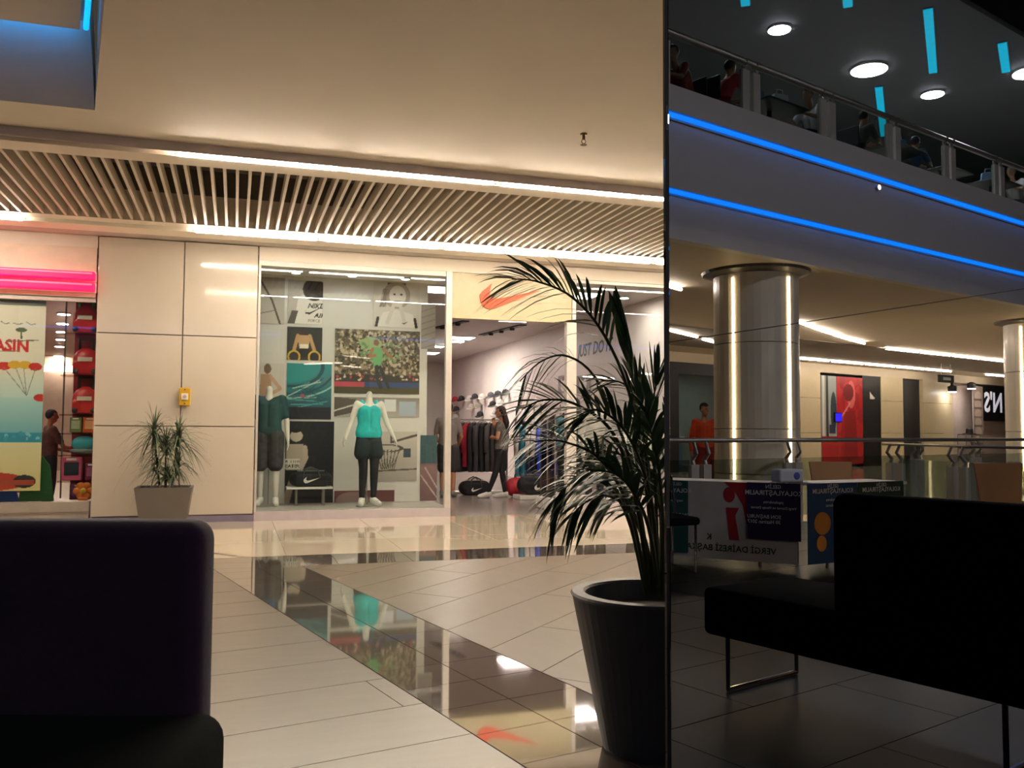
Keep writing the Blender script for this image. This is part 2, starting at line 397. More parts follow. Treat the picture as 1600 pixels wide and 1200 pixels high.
# recess at the upper left, with blue light in the gap around its raised panel
rec = setting('ceiling_recess', (A.x - 2, A.y - 2, 3.7))
Zr = 4.14
YT = A.y - .36                                  # the far side slopes up towards the hall, tilted to catch floor light
MB().prism([(A.y - .002, 3.702), (A.y - .002, 3.96), (YT + .12, 4.6), (YT, 4.25)], (-9, 0, 0), (0, 1, 0), (0, 0, 1), A.x + 9).build('recess_slope', m_ceil, rec)
MB().prism([(A.x, A.y), (A.x + .1, A.y), (Ar.x + .1, Yc0), (Ar.x, Yc0)], (0, 0, 3.95), (1, 0, 0), (0, 1, 0), .75).build('recess_wall', m_ceil, rec)
MB().prism([(-9, Yc0), (Ar.x + .1, Yc0), (A.x + .1, A.y + .1), (-9, A.y + .1)], (0, 0, 4.7), (1, 0, 0), (0, 1, 0), .05).build('recess_top', m_ceil, rec)
MB().prism([(-9, Yc0), (Ar.x - .09, Yc0), (A.x - .05, YT - .09), (-9, YT - .09)], (0, 0, Zr), (1, 0, 0), (0, 1, 0), .06).build('recess_panel', m_ceil, rec)
m_rled = M('cyan_blue_led', '#10a0ff', .5, emit='#06a6ff', es=1.1)
led = thing('led_strip', 'bright blue LED strip in the ceiling recess at the upper left', 'light', (A.x, A.y, Zr))
MB().box(-9, YT - .085, Zr + .012, A.x - .1, YT - .07, Zr + .05).build('strip', M('recess_blue_led', '#10a0ff', .5, emit='#2d9dff', es=4.0), led)
q0 = Vector((A.x - .015, YT - .06, Zr + .03)); q1 = Vector((Ar.x - .045, Yc0 + .2, Zr + .03))
MB().tube([q0, q1], .02, 6).build('strip', m_rled, led)
# tube lights
def tube_lamp(x0, x1, y, z, label, group, y1=None, mat=None):
    y1 = y if y1 is None else y1
    t = thing('tube_light', label, 'tube light', ((x0 + x1) / 2, (y + y1) / 2, z - .03), 0, group)
    a = Vector((x0, y, z)); b = Vector((x1, y1, z)); d = (b - a).normalized()
    MB().tube([a + d * .02, a + d * .03, b - d * .03, b - d * .02], [.02, .028, .028, .02], 10).build('tube', mat or m_tube, t, smooth=True)
    MB().tube([a - d * .015, a + d * .022], .018, 8).build('end_cap', m_cap, t)
    MB().tube([b - d * .022, b + d * .015], .018, 8).build('end_cap', m_cap, t)
    return t
up = [(-.54, .88), (.94, 2.37), (2.43, 3.86), (3.92, 5.35), (5.41, 6.84), (6.9, 8.33), (8.39, 9.82), (9.88, 11.31)]  # unseen tubes at the right end continue the row, added to brighten the ceiling
for i, (a, b) in enumerate(up):
    tube_lamp(a, b, 8.125, 3.618, '%s white tube from the left in the near row of ceiling tube lights' % ORD[i], 'near row of tube lights')
lo = [(-6.79, -5.35), (-5.29, -3.85), (-3.79, -2.31), (-.52, .94), (1.0, 2.46), (2.53, 3.98), (4.05, 5.49), (5.55, 7.0), (7.06, 8.5), (8.56, 10.0), (10.06, 11.5)]  # outermost tubes at both ends are unseen, added to brighten the ceiling
for i, (a, b) in enumerate(lo):
    lab = '%s tube to the left of the slatted field, above the toy shop window' % ORD[2 - i] if i < 3 else '%s white tube from the left in the far row above the shopfront' % ORD[i - 3]
    tube_lamp(a, b, 11.03, 3.57, lab, 'far row of tube lights')
# sprinkler
p = P(912, 209, 2, 3.7)
s = thing('sprinkler', 'small sprinkler head hanging from the plain white ceiling', 'sprinkler', (p.x, p.y, 3.6))
MB().lathe([(.03, .1), (.03, .09), (.012, .085), (.012, .05)], (p.x, p.y, 3.6), 12).build('body', M('brass', '#6d5b3c', .4, metal=.8), s)
MB().tube([(p.x - .012, p.y, 3.65), (p.x - .02, p.y, 3.63), (p.x, p.y, 3.61)], .004, 5).build('frame_arm', M('brass'), s)
MB().tube([(p.x + .012, p.y, 3.65), (p.x + .02, p.y, 3.63), (p.x, p.y, 3.61)], .004, 5).build('frame_arm', M('brass'), s)
MB().lathe([(.028, 0), (.028, .004)], (p.x, p.y, 3.603), 12).build('deflector', M('brass'), s)

# ------------------------------------------------------------------ shopfront wall between the toy shop and the sports shop
XL, XR, XJ = -1.70, .255, -.67
wall = setting('wall_front', (-.7, YF, 0))
box(XL + .02, YF + .03, 0, XR - .01, YF + .5, 3.66).build('wall_core', m_joint, wall)
zs = [.09, 1.24, 2.42, 3.655]
for i, (a, b) in enumerate(((XL, XJ), (XJ, XR))):
    for j in range(3):
        MB().box(a + .006, YF - .015 * i, zs[j] + .006, b - .006, YF + .03, zs[j + 1] - .006).build('wall_panel', m_panel, wall, bevel=.004)
# returns on both ends
box(XL, YF + .03, .09, XL + .019, YF + .5, 3.65).build('wall_return', m_panel, wall)
box(XR - .009, YF + .03, .09, XR, YF + .5, 3.65).build('wall_return', m_panel, wall)
struct(box(XL - .01, YF - .03, 0, XR + .01, YF + .03, .085), 'baseboard_front', M('skirting', '#7b7286', .4))
# header band over the shops
struct(box(-9, YF + .02, 3.5, XL - .01, YF + .5, 3.658), 'wall_header', m_wallp)
struct(box(7.41, YF, 0, 16, YF + .3, 3.658), 'wall_front_right', m_wallp)
struct(box(XR + .01, YF - .01, 3.47, 7.4, YF + .14, 3.658), 'wall_header_right', m_wallp)
# shop dividing walls
struct(box(-1.69, YF + .51, 0, -1.6, 30, 3.6), 'wall_between_shops', M('toy_red_wall', '#a9303d', .5))

# yellow alarm box on the panel joint
p = P(289, 620, 1, YF - .02)
a = thing('alarm_box', 'small yellow alarm box on the cream wall above the plant', 'alarm', (p.x, YF, p.z - .12))
MB().rbox((p.x, YF - .045, p.z), (.14, .06, .23), .01).build('housing', M('alarm_yellow', '#d6a92a', .45), a)
MB().rbox((p.x, YF - .082, p.z), (.085, .014, .085), .005).build('button_plate', m_white, a)
MB().tube([(p.x, YF - .088, p.z), (p.x, YF - .094, p.z)], .022, 14).build('button', M('pale_red', '#c9a8a0', .5), a)
MB().tube([(p.x, YF - .074, p.z + .09), (p.x, YF - .08, p.z + .09)], .008, 8).build('screw', m_dark, a)
MB().tube([(p.x, YF - .074, p.z - .09), (p.x, YF - .08, p.z - .09)], .008, 8).build('screw', m_dark, a)
# ------------------------------------------------------------------ people and mannequins
m_eye = M('eye_dark', '#14100e', .3)
def hand(mb, wr, d, nrm, s=1.0, curl=.5):
    """palm and five fingers from the wrist wr along d; nrm = palm facing"""
    d = Vector(d).normalized(); nrm = Vector(nrm); nrm = (nrm - nrm.dot(d) * d).normalized(); sd = d.cross(nrm)
    pc = Vector(wr) + d * .045 * s
    for k in (-1, 0, 1): mb.capsule(Vector(wr) + sd * k * .012 * s, .021 * s, pc + d * .035 * s + sd * k * .026 * s, .017 * s, 8)
    for k, L in ((-1.5, .062), (-.5, .075), (.5, .08), (1.5, .07)):
        b = pc + d * .04 * s + sd * k * .02 * s; m_ = b + (d * cos(curl * .6) + nrm * sin(curl * .6)) * L * .5 * s
        e = m_ + (d * cos(curl * 1.6) + nrm * sin(curl * 1.6)) * L * .5 * s
        mb.capsule(b, .0105 * s, m_, .0095 * s, 7); mb.capsule(m_, .0095 * s, e, .008 * s, 7)
    b = Vector(wr) + d * .025 * s + sd * .03 * s; m_ = b + (d * .6 + sd * .7 + nrm * .2).normalized() * .04 * s; e = m_ + (d * .9 + sd * .2 + nrm * .3).normalized() * .035 * s
    mb.capsule(b, .013 * s, m_, .011 * s, 7); mb.capsule(m_, .011 * s, e, .009 * s, 7)
def head(mb, c, fwd, up, s=1.0):
    fwd = Vector(fwd).normalized(); up = Vector(up); up = (up - up.dot(fwd) * fwd).normalized(); rt = fwd.cross(up)
    R3 = Matrix((rt, fwd, up)).transposed(); c = Vector(c)
    mb.ell(c + up * .02 * s, (.076 * s, .094 * s, .1 * s), 16, 11, R3)
    mb.ell(c - up * .055 * s + fwd * .02 * s, (.056 * s, .068 * s, .062 * s), 14, 9, R3)      # jaw
    mb.capsule(c + fwd * .085 * s + up * .015 * s, .011 * s, c + fwd * .107 * s - up * .022 * s, .015 * s, 8)   # nose
    mb.capsule(c + fwd * .082 * s - up * .062 * s - rt * .016 * s, .009 * s, c + fwd * .082 * s - up * .062 * s + rt * .016 * s, .009 * s, 7)
    for k in (-1, 1): mb.ell(c + rt * .078 * s * k - up * .01 * s, (.01 * s, .02 * s, .03 * s), 8, 6, R3)
    return rt, R3
def person(name, label, cat, loc, rotz, J, skin='#c79a7c', hair='#1a1210', top=None, bottom=None, shoes=None, s=1.0, hairlong=False, sleeve=.55, legs=1.0, group=None, voxel=.012, mannequin=False, headless=False, cap=None):
    """J: joints in local metres (facing +y, feet at z = 0)"""
    t = thing(name, label, cat, loc, rotz, group)
    V = {k: Vector(v) * s for k, v in J.items()}
    b = MB(); tor = MB(); leg = MB()
    f = J.get('female', 0) if False else (1 if hairlong or mannequin == 'f' else 0)
    hipw = .118 if f else .112; chw = .112 if f else .128
    pel, ch, nk = V['pelvis'], V['chest'], V['neck']
    axis = (V['shr'] - V['shl']).normalized()
    def trunk(mb, g):
        for k in (-1, 1):
            mb.capsule(pel + axis * k * .07 * s, (hipw + g) * s * .82, pel.lerp(ch, .5) + axis * k * .05 * s, (.088 if f else .1) * s + g * s, 12)
            mb.capsule(pel.lerp(ch, .5) + axis * k * .05 * s, (.088 if f else .1) * s + g * s, ch + axis * k * .065 * s, (chw * .82 + g) * s, 12)
            mb.capsule(ch + axis * k * .05 * s + (nk - ch) * .25, .075 * s + g * s, V['shl' if k < 0 else 'shr'], (.05 + g) * s, 10)
    trunk(b, -.006)
    b.capsule(ch.lerp(nk, .5), .06 * s, nk, .048 * s, 10)
    for k in 'lr':
        sh, el, wr = V['sh' + k], V['el' + k], V['wr' + k]
        b.capsule(sh, .047 * s, el, .037 * s); b.capsule(el, .038 * s, wr, .025 * s)
        hp, kn, an, toe = V['hip' + k], V['kn' + k], V['an' + k], V['toe' + k]
        b.capsule(hp, .082 * s, kn, .053 * s, 12); b.capsule(kn, .054 * s, kn.lerp(an, .3), .052 * s); b.capsule(kn.lerp(an, .3), .052 * s, an, .034 * s)
        b.capsule(an - Vector((0, 0, .02 * s)), .034 * s, toe, .024 * s)
        if not mannequin:
            d = (wr - el).normalized(); hand(b, wr, V.get('hd' + k, d) if 'hd' + k in V else d, (pel - wr) if (pel - wr).cross(d).length > .05 else Vector((0, 1, 0)), s)
        elif mannequin:
            d = (wr - el).normalized(); hand(b, wr, d, pel - wr, s * .95, .35)
    fwd = V['look'].normalized() if 'look' in V else Vector((0, 1, 0))
    up_ = (V['head'] - nk).normalized()
    if not headless:
        b.capsule(nk, .046 * s, V['head'] - up_ * .06 * s, .046 * s, 10)
        rt, R3 = head(b, V['head'], fwd, up_, s)
    else:
        b.capsule(nk, .046 * s, nk + Vector((0, .01, .07)) * s, .044 * s, 12)
    bm_ = M('skin' + skin, skin, .5 if not mannequin else .3, var=.05)
    fused(b, 'body', bm_, t, voxel)
    if top:
        tp = MB()
        if 'tank' in top[1:2]:
            for k in (-1, 1):
                tp.capsule(pel + axis * k * .075 * s + Vector((0, 0, .03 * s)), .112 * s, pel.lerp(ch, .5) + axis * k * .05 * s, .104 * s, 12)
                tp.capsule(pel.lerp(ch, .5) + axis * k * .05 * s, .104 * s, ch + axis * k * .06 * s, .108 * s, 12)
                tp.capsule(ch + axis * k * .085 * s + Vector((0, 0, .06 * s)), .06 * s, nk + axis * k * .095 * s - Vector((0, 0, .035 * s)), .032 * s, 8)
        else: trunk(tp, .014)
        if 'tank' not in top[1:2]:
            for k in 'lr':
                sh, el, wr = V['sh' + k], V['el' + k], V['wr' + k]
                if sleeve <= .6: tp.capsule(sh, .063 * s, sh.lerp(el, sleeve / .6 * .75), .056 * s)
                else: tp.capsule(sh, .062 * s, el, .052 * s); tp.capsule(el, .052 * s, el.lerp(wr, .85), .038 * s)
        tp.capsule(pel + Vector((0, 0, .02 * s)) + axis * .06 * s, (hipw * .84 + .02) * s, pel + Vector((0, 0, .02 * s)) - axis * .06 * s, (hipw * .84 + .02) * s, 12)
        fused(tp, 'top', top[0], t, voxel * 1.1)
    if bottom:
        bt = MB(); g = bottom[1]
        bt.capsule(pel + axis * .06 * s, (hipw * .84 + .012) * s, pel - axis * .06 * s, (hipw * .84 + .012) * s, 12)
        for k in 'lr':
            hp, kn, an = V['hip' + k], V['kn' + k], V['an' + k]
            if legs >= .99:
                bt.capsule(hp, (.09 + g) * s, kn, (.061 + g) * s, 12); bt.capsule(kn, (.061 + g) * s, kn.lerp(an, .3), (.058 + g) * s); bt.capsule(kn.lerp(an, .3), (.058 + g) * s, an.lerp(kn, .06), (.041 + g) * s)
            else:
                bt.capsule(hp, (.093 + g) * s, hp.lerp(kn, legs), (.075 + g) * s, 12)
        fused(bt, 'bottoms', bottom[0], t, voxel * 1.1)
    if shoes:
        for k in 'lr':
            an, toe = V['an' + k], V['toe' + k]; d = (toe - an); d.z = 0
            if d.length < 1e-3: d = Vector((0, .1, 0))
            d.normalize()
            sb = MB(); zz = min(an.z, toe.z)
            sb.capsule(an + Vector((0, 0, -.01)) * s - d * .02 * s, .046 * s, toe + d * .03 * s, .036 * s, 10)
            sb.capsule(an - d * .02 * s - Vector((0, 0, .03)) * s, .045 * s, toe - Vector((0, 0, .004)) * s, .043 * s, 10)
            fused(sb, 'shoe', shoes, t, .01)
    if not headless:
        c = V['head']; hm = M('hair' + hair, hair, .6, bump=.4, scale=40)
        hb = MB()
        hb.ell(c + up_ * .035 * s - fwd * .016 * s, (.085 * s, .1 * s, .098 * s), 16, 11, R3)
        hb2 = hb
        if hairlong:
            for k in (-1, 0, 1):
                hb.capsule(c - fwd * .06 * s + rt * k * .05 * s + up_ * .03 * s, .045 * s, c - fwd * .085 * s + rt * k * .06 * s - up_ * .2 * s, .04 * s)
                hb.capsule(c - fwd * .085 * s + rt * k * .06 * s - up_ * .2 * s, .04 * s, c - fwd * .07 * s + rt * k * .055 * s - up_ * .3 * s, .022 * s)
        h = fused(hb, 'hair', hm, t, .012, 1)
        # cut the hair away from the face
        me = h.data; bm = bmesh.new(); bm.from_mesh(me)
        face_c = c + fwd * .1 * s - up_ * .012 * s
        bmesh.ops.delete(bm, geom=[v for v in bm.verts if ((v.co - c).dot(fwd) > .012 * s and (v.co - c).dot(up_) < .065 * s) or ((v.co - c).dot(up_) < -.03 * s and (v.co - c).dot(fwd) > -.03 * s)], context='VERTS')
        bm.to_mesh(me); bm.free()
        for k in (-1, 1):
            MB().ell(c + fwd * .082 * s + rt * k * .031 * s + up_ * .012 * s, (.012 * s, .012 * s, .009 * s), 8, 6).build('eye', m_eye, t, w=False)
        if cap:
            cb = MB().ell(c + up_ * .05 * s - fwd * .005 * s, (.092 * s, .105 * s, .085 * s), 16, 9, R3)
            cb.capsule(c + fwd * .08 * s + up_ * .05 * s + rt * .04 * s, .015 * s, c + fwd * .15 * s + up_ * .04 * s, .015 * s); cb.capsule(c + fwd * .08 * s + up_ * .05 * s - rt * .04 * s, .015 * s, c + fwd * .15 * s + up_ * .04 * s, .015 * s)
            fused(cb, 'cap', cap, t, .012)
    return t
def standing(**k):
    J = dict(pelvis=(0, 0, .95), chest=(0, .0, 1.27), neck=(0, -.01, 1.45), head=(0, .02, 1.6), shl=(-.165, 0, 1.385), shr=(.165, 0, 1.385),
             ell=(-.23, -.02, 1.1), elr=(.23, -.02, 1.1), wrl=(-.25, .07, .85), wrr=(.25, .07, .85), hipl=(-.09, 0, .9), hipr=(.09, 0, .9),
             knl=(-.1, .02, .5), knr=(.1, .02, .5), anl=(-.1, -.02, .09), anr=(.1, -.02, .09), toel=(-.12, .12, .03), toer=(.12, .12, .03))
    J.update(k); return J
def seated(lean=.12, **k):
    J = dict(pelvis=(0, 0, .52), chest=(0, lean * .6, .84), neck=(0, lean, 1.01), head=(0, lean + .05, 1.16), shl=(-.165, lean * .9, .95), shr=(.165, lean * .9, .95),
             ell=(-.22, lean + .12, .74), elr=(.22, lean + .12, .74), wrl=(-.12, lean + .35, .78), wrr=(.12, lean + .35, .78), hipl=(-.09, .02, .5), hipr=(.09, .02, .5),
             knl=(-.11, .43, .5), knr=(.11, .43, .5), anl=(-.11, .4, .09), anr=(.11, .4, .09), toel=(-.12, .53, .03), toer=(.12, .53, .03))
    J.update(k); return J

# ------------------------------------------------------------------ the sports shop: window, entrance, interior
m_sframe = M('silver_frame', '#c9c4bc', .35, metal=.15)
X0, X1 = XR + .01, 2.92
win = setting('window_1', ((X0 + X1) / 2, YF, 0))
box(X0, YF - .02, 0, X1, YF + .09, .12).build('window_sill', M('sill_lilac', '#bdb4b8', .4), win)
box(X0, YF, .12, X0 + .03, YF + .07, 3.47).build('window_frame', m_sframe, win)
box(X1 - .085, YF - .02, .12, X1, YF + .07, 3.47).build('window_frame', m_sframe, win)
box(X0 + .03, YF, 3.4, X1 - .085, YF + .07, 3.47).build('window_frame', m_sframe, win)
box(X0 + .03, YF + .03, .12, X1 - .085, YF + .042, 3.4).build('window_pane', m_glass, win)
# display deck and backdrop
YB = 13.25
struct(box(X0, YF + .09, 0, X1 - .01, YF + .52, .125), 'trim_1', M('deck_grey', '#b8b2ac', .35))
struct(box(-.4, YF + .52, 0, X1 - .01, YB + .05, .125), 'trim_2', M('deck_grey'))
struct(box(-.4, YB, .13, X1 - .12, YB + .05, 3.55), 'wall_backdrop', M('backdrop_white', '#d6d2ce', .5, var=.02))
struct(box(X0, YF + .15, 3.47, X1 - .01, YB + .05, 3.52), 'ceiling_window', m_white)
def poster(label, x0, y0, x1, y1, cv, name='poster', Y=YB, th=.012, mat=None):
    a = P(x0, y1, 1, Y - th); b = P(x1, y1, 1, Y - th); c = P(x0, y0, 1, Y - th)
    ax = max(a.x, X0 + .005); u = (b.x - ax)
    o = sheet(name, cv, (ax, Y - th - .001, max(a.z, .135)), (u, 0, 0), (0, 0, c.z - max(a.z, .135)), th, mat or m_print)
    return tag(o, label, 'poster', 'posters on the window backdrop')
G = '#b5aba2'
cv = Canvas(40, 60, '#bfb6ac').grad(0, 1, '#c9c1b7', '#a79d93').line([(.05, 1), (.55, .5), (.85, 0)], .035, '#4a423c').line([(0, .2), (.7, .3)], .012, '#6a6058')
poster('grey poster with dark slanting pole, top left of the window', 400, 432, 444, 505, cv)
cv = Canvas(60, 76, '#b9b2aa').poly([(.18, 0), (.3, .62), (.55, .72), (1, .7), (1, 0)], '#e2dcd4').poly([(0, .0), (.2, 0), (.3, .3), (.12, .3)], '#57504a').ell(.75, .8, .33, .26, '#26211f').rect(.62, .58, .86, .7, '#3a322e')
cv.text('NIKE', .78, .42, .2, '#2b2623', .03, .3).poly([(.5, .3), (.55, .36), (.5, .28), (.62, .27), (1, .42), (.62, .22), (.5, .24)], '#2b2623').text('AIR', .9, .2, .2, '#2b2623', .03, .3).text('FORCE', .75, .08, .11, '#8a8078')
poster('poster of a torso in a white tee with black lettering', 449, 437, 504, 505, cv)
cv = Canvas(60, 60, '#33302e').ell(.46, .86, .1, .13, '#3b2a22').poly([(.28, .75), (.66, .75), (.6, .3), (.36, .3)], '#c39b72').line([(.3, .74), (.2, .3)], .05, '#c09468').line([(.64, .74), (.78, .3)], .05, '#c09468').rect(.36, .36, .6, .48, '#e6ded2').rect(.34, .1, .62, .34, '#1d1b1b').ring(.2, .1, .16, .17, .16, '#d1a83c').ring(.78, .1, .16, .17, .16, '#d1a83c')
poster('dark poster of a gymnast on yellow rings', 448, 510, 503, 562, cv)
cv = Canvas(72, 90, '#2d6f74').grad(.2, 1, '#2f5560', '#2f8a8e').ell(.1, .95, .62, .3, '#2c8a8c').ring(.1, .95, .7, .36, .06, '#1f4f58').ring(.1, 1., 1., .55, .03, '#214f58').ring(.1, 1., 1.2, .62, .02, '#8fb8b4')
for i in range(14): cv.line([(rng.uniform(0, .5), rng.uniform(.2, .6)), (rng.uniform(.5, 1), rng.uniform(.25, .75))], .012, ['#1d4a56', '#5da3a3', '#b9cfc0', '#204d55'][i % 4], .7)
cv.ell(.35, .42, .05, .04, '#9c5568').rect(0, 0, 1, .22, '#2b2a34')
poster('teal poster of a running track seen from above', 447, 567, 517, 655, cv)
cv = Canvas(140, 104, '#6d6250').dots(900, 0, .3, 1, 1, .02, ['#4b443a', '#5f5748', '#9c8d76', '#bba98f', '#3c362e', '#867a5e', '#c8b8a4', '#554d3d'])
cv.ell(.42, .78, .13, .1, '#9bb07c').dots(60, .3, .5, .8, .8, .02, ['#6f8f62', '#8fae7c']).rect(0, .16, 1, .3, '#3f3a36').dots(26, 0, .2, 1, .3, .018, ['#c9b9a0', '#b0484e', '#d8c9b8']).rect(0, .1, .35, .18, '#b5495a').rect(.35, .1, 1, .18, '#3b4f7c').rect(0, 0, 1, .1, '#4f4a34')
cv.ell(.48, .8, .032, .05, '#8a6248').poly([(.43, .73), (.57, .72), (.54, .42), (.45, .42)], '#6fae76').line([(.44, .7), (.4, .58), (.47, .6)], .018, '#a17455').line([(.56, .7), (.66, .58)], .018, '#a17455').line([(.49, .42), (.5, .22), (.54, .1)], .024, '#33353c').line([(.53, .42), (.58, .25), (.63, .1)], .02, '#33353c')
poster('wide poster of a runner in green before a crowd', 522, 513, 655, 614, cv)
cv = Canvas(76, 74, '#cfc8c0').ell(.5, .98, .2, .16, '#4d4642').ell(.5, .72, .3, .3, '#a79a8c').ell(.52, .7, .18, .24, '#d7cec4').ell(.45, .74, .03, .02, '#3a332f').ell(.6, .74, .03, .02, '#3a332f').line([(.46, .58), (.58, .58)], .015, '#5d504a').poly([(.08, 0), (.2, .32), (.5, .4), (.85, .3), (.98, 0)], '#e2dcd5').line([(.3, .1), (.44, .5)], .04, '#d6ccc2').line([(.68, .1), (.58, .5)], .04, '#d6ccc2')
for i in range(16): cv.line([(.25 + rng.uniform(-.04, .1), .85), (.18 + rng.uniform(-.05, .1), .45)], .008, '#7d7064', .7)
cv.line([(.06, .0), (.1, .2)], .03, '#2d2825').line([(.94, 0), (.9, .2)], .03, '#2d2825').poly([(.62, .1), (.66, .07), (.76, .14), (.66, .1)], '#2d2825')
poster('pale sketch like poster of a person resting chin on hands', 583, 440, 655, 510, cv)
cv = Canvas(110, 30, '#9c948e').grad(0, 1, '#b0a9a3', '#8d857f').poly([(0, 0), (.2, .2), (.25, .9), (0, 1)], '#5e5650').line([(0, .3), (.22, .6)], .01, '#cfc8c0').rect(.58, .3, .72, .9, '#d9d8dc').rect(.76, .1, .96, .8, '#a8b4c4').rect(.3, .1, .5, .7, '#cfccc9')
poster('narrow grey photo strip behind the mannequin shoulders', 522, 620, 655, 651, cv)
cv = Canvas(76, 146, '#24242a').dots(70, 0, .1, 1, 1, .03, ['#202026', '#2b2b33', '#26262c']).ell(.22, .82, .13, .07, '#c3b3a2').ell(.2, .89, .13, .03, '#1b1715').poly([(.02, .72), (.36, .72), (.44, .6), (.36, .36), (.02, .36)], '#b5a698').line([(.4, .68), (.42, .55), (.32, .42)], .05, '#bfae9f').rect(0, .42, .3, .54, '#ddd5cb').rect(.02, .3, .34, .4, '#1d1b1c').line([(.18, .32), (.1, .18), (.04, .02)], .07, '#a99888')
cv.text('BETTER', .15, .505, .09, '#2a2524').text('EATER', .15, .45, .1, '#2a2524').ell(.52, .4, .1, .05, '#3d3a3e')
poster('black poster of an athlete sitting, holding a sign', 444, 658, 520, 795, cv)
cv = Canvas(66, 84, '#b7aea6').grad(0, 1, '#aaa19a', '#c3bbb3').line([(.4, .98), (.4, .78), (1, .93)], .03, '#4e453f').ring(.32, .66, .32, .07, .16, '#4e453f').line([(0, .2), (1, .24)], .02, '#5b524b')
for i in range(7): cv.line([(.04 + i * .09, .63), (.2 + i * .045, .24)], .009, '#5b524b'); cv.line([(.6 - i * .09, .63), (.42 - i * .04, .24)], .009, '#5b524b')
cv.rect(.68, .48, .86, .66, '#3c4c58')
poster('grey poster of a basketball hoop and net', 583, 674, 651, 752, cv)
cv = Canvas(60, 22, '#6a3a3e').ell(.3, .1, .28, .8, '#8d7370')
poster('low maroon poster behind the mannequin shoes', 522, 767, 616, 795, cv)
cv = Canvas(24, 60, '#a39b95')
for i in range(8): cv.line([(0, i * .14), (1, i * .14 + .12)], .03, '#8b827c')
poster('narrow grey rippled poster at the right end of the backdrop', 658, 476, 680, 545, cv)
cv = Canvas(30, 90, '#7d5a58').grad(0, .55, '#6d4c4e', '#8a6a6a').rect(0, .57, 1, 1, '#35525a').line([(0, .4), (1, .05)], .03, '#c9b8b0').line([(.3, .5), (1, .2)], .03, '#c9b8b0')  # bluish reflections at this end turned into a printed strip
poster('narrow track poster standing in for reflections, teal above maroon, right of the hoop poster', 656, 680, 682, 795, cv)
cv = Canvas(40, 70, '#cfc8c0').ell(.35, .9, .14, .09, '#7b5f4c').poly([(.1, .8), (.5, .8), (.5, .4), (.05, .4)], '#b99277').line([(.5, .75), (.85, .55), (.5, .45)], .06, '#c9a184').rect(0, .1, .5, .42, '#4d62a8')
poster('pale poster of a figure with one hand on the hip, partly behind the tee mannequin', 402, 567, 443, 655, cv)

# mannequins in the window
m_manq = '#ded8d0'
base_m = M('stand_steel', '#b8b5b0', .3, metal=.7)
def mannequin(label, loc, rz, J, top, bottom, legs, shoes, s=1, tank=False, f='f', extra=None, sleeve=.55):
    t = person('mannequin', label, 'mannequin', (loc[0], loc[1], loc[2] + .012), rz, J, m_manq, top=(top, 'tank') if tank else (top, ''), bottom=bottom, shoes=shoes, s=s, legs=legs, mannequin=f, headless=True, voxel=.014, sleeve=sleeve)
    MB().lathe([(.17, -.012), (.17, 0), (.16, .004)], (0, .02, 0), 24).build('stand_base', base_m, t, w=False)
    MB().tube([(0, -.1, 0), (0, -.1, .5)], .009, 8).build('stand_rod', base_m, t, w=False)
    return t
p = P(572, 792, 2, .137)
t = mannequin('headless mannequin in a turquoise tank top and black leggings', (1.83, 12.62, .125), pi + .05, standing(ell=(-.25, .0, 1.12), elr=(.25, .0, 1.12), wrl=(-.33, .08, .93), wrr=(.33, .08, .93), knl=(-.075, .03, .5), knr=(.075, .03, .5), anl=(-.08, -.02, .09), anr=(.08, -.02, .09)),
          M('turquoise_jersey', '#1fb5b8', .7, var=.15, scale=14), (M('legging_black', '#17181c', .6), 0.0), 1.0, M('white_shoe', '#dedbd6', .5), 1.04, tank=True)
sk = MB()
for k in (-1, 1): sk.capsule((k * .07, 0, .9), .118, (k * .1, .01, .74), .112, 12)
fused(sk, 'running_shorts', M('shorts_navy', '#1b2a33', .7), t, .013)
mannequin('headless mannequin in a dark green tee and grey shorts', (P(419, 700, 1, 12.95).x, 12.95, .125), pi - .15, standing(wrl=(-.25, .0, .86), wrr=(.25, .0, .86)), M('tee_green', '#24484b', .75, var=.12, scale=12), (M('shorts_camo', '#3d3c3f', .8, var=.4, scale=14), .028), .92, M('white_shoe'), 1.08, f='m', sleeve=.6)
# bench with the holdall
bx = P(478, 768, 1, 13.0)
t = thing('display_bench', 'low white display bench carrying the black holdall', 'bench', (1.0, 13.0, .125))
box(.72, 12.86, .36, 1.36, 13.14, .39).build('bench_top', m_white, t)
for x, y in ((.86, 12.9), (1.24, 12.9), (.86, 13.1), (1.24, 13.1)): box(x - .012, y - .012, .125, x + .012, y + .012, .36).build('leg', m_grey, t)
def swoosh(o, u, v, w_, mat, parent, lift=.0, th=.004):
    pts = [(0.0, .22), (.035, .1), (.09, .02), (.17, 0), (.27, .02), (1.0, .34), (.33, .145), (.25, .13), (.19, .14), (.165, .18), (.165, .25), (.2, .38), (.12, .33), (.05, .27)]
    pts = [(0.01, .2), (.02, .12), (.055, .05), (.11, .01), (.17, 0), (.24, .012), (.36, .06), (1.0, .335), (.38, .18), (.3, .165), (.24, .165), (.19, .185), (.165, .23), (.17, .3), (.2, .39), (.12, .32), (.05, .26)]
    u = Vector(u).normalized(); v = Vector(v).normalized(); o = Vector(o) + u.cross(v) * lift
    return MB().prism([(x * w_, y * w_) for x, y in pts], o, u, v, th).build('tick_mark', mat, parent)
m_bag = M('bag_black', '#1c1c1f', .65, bump=.2, scale=20)
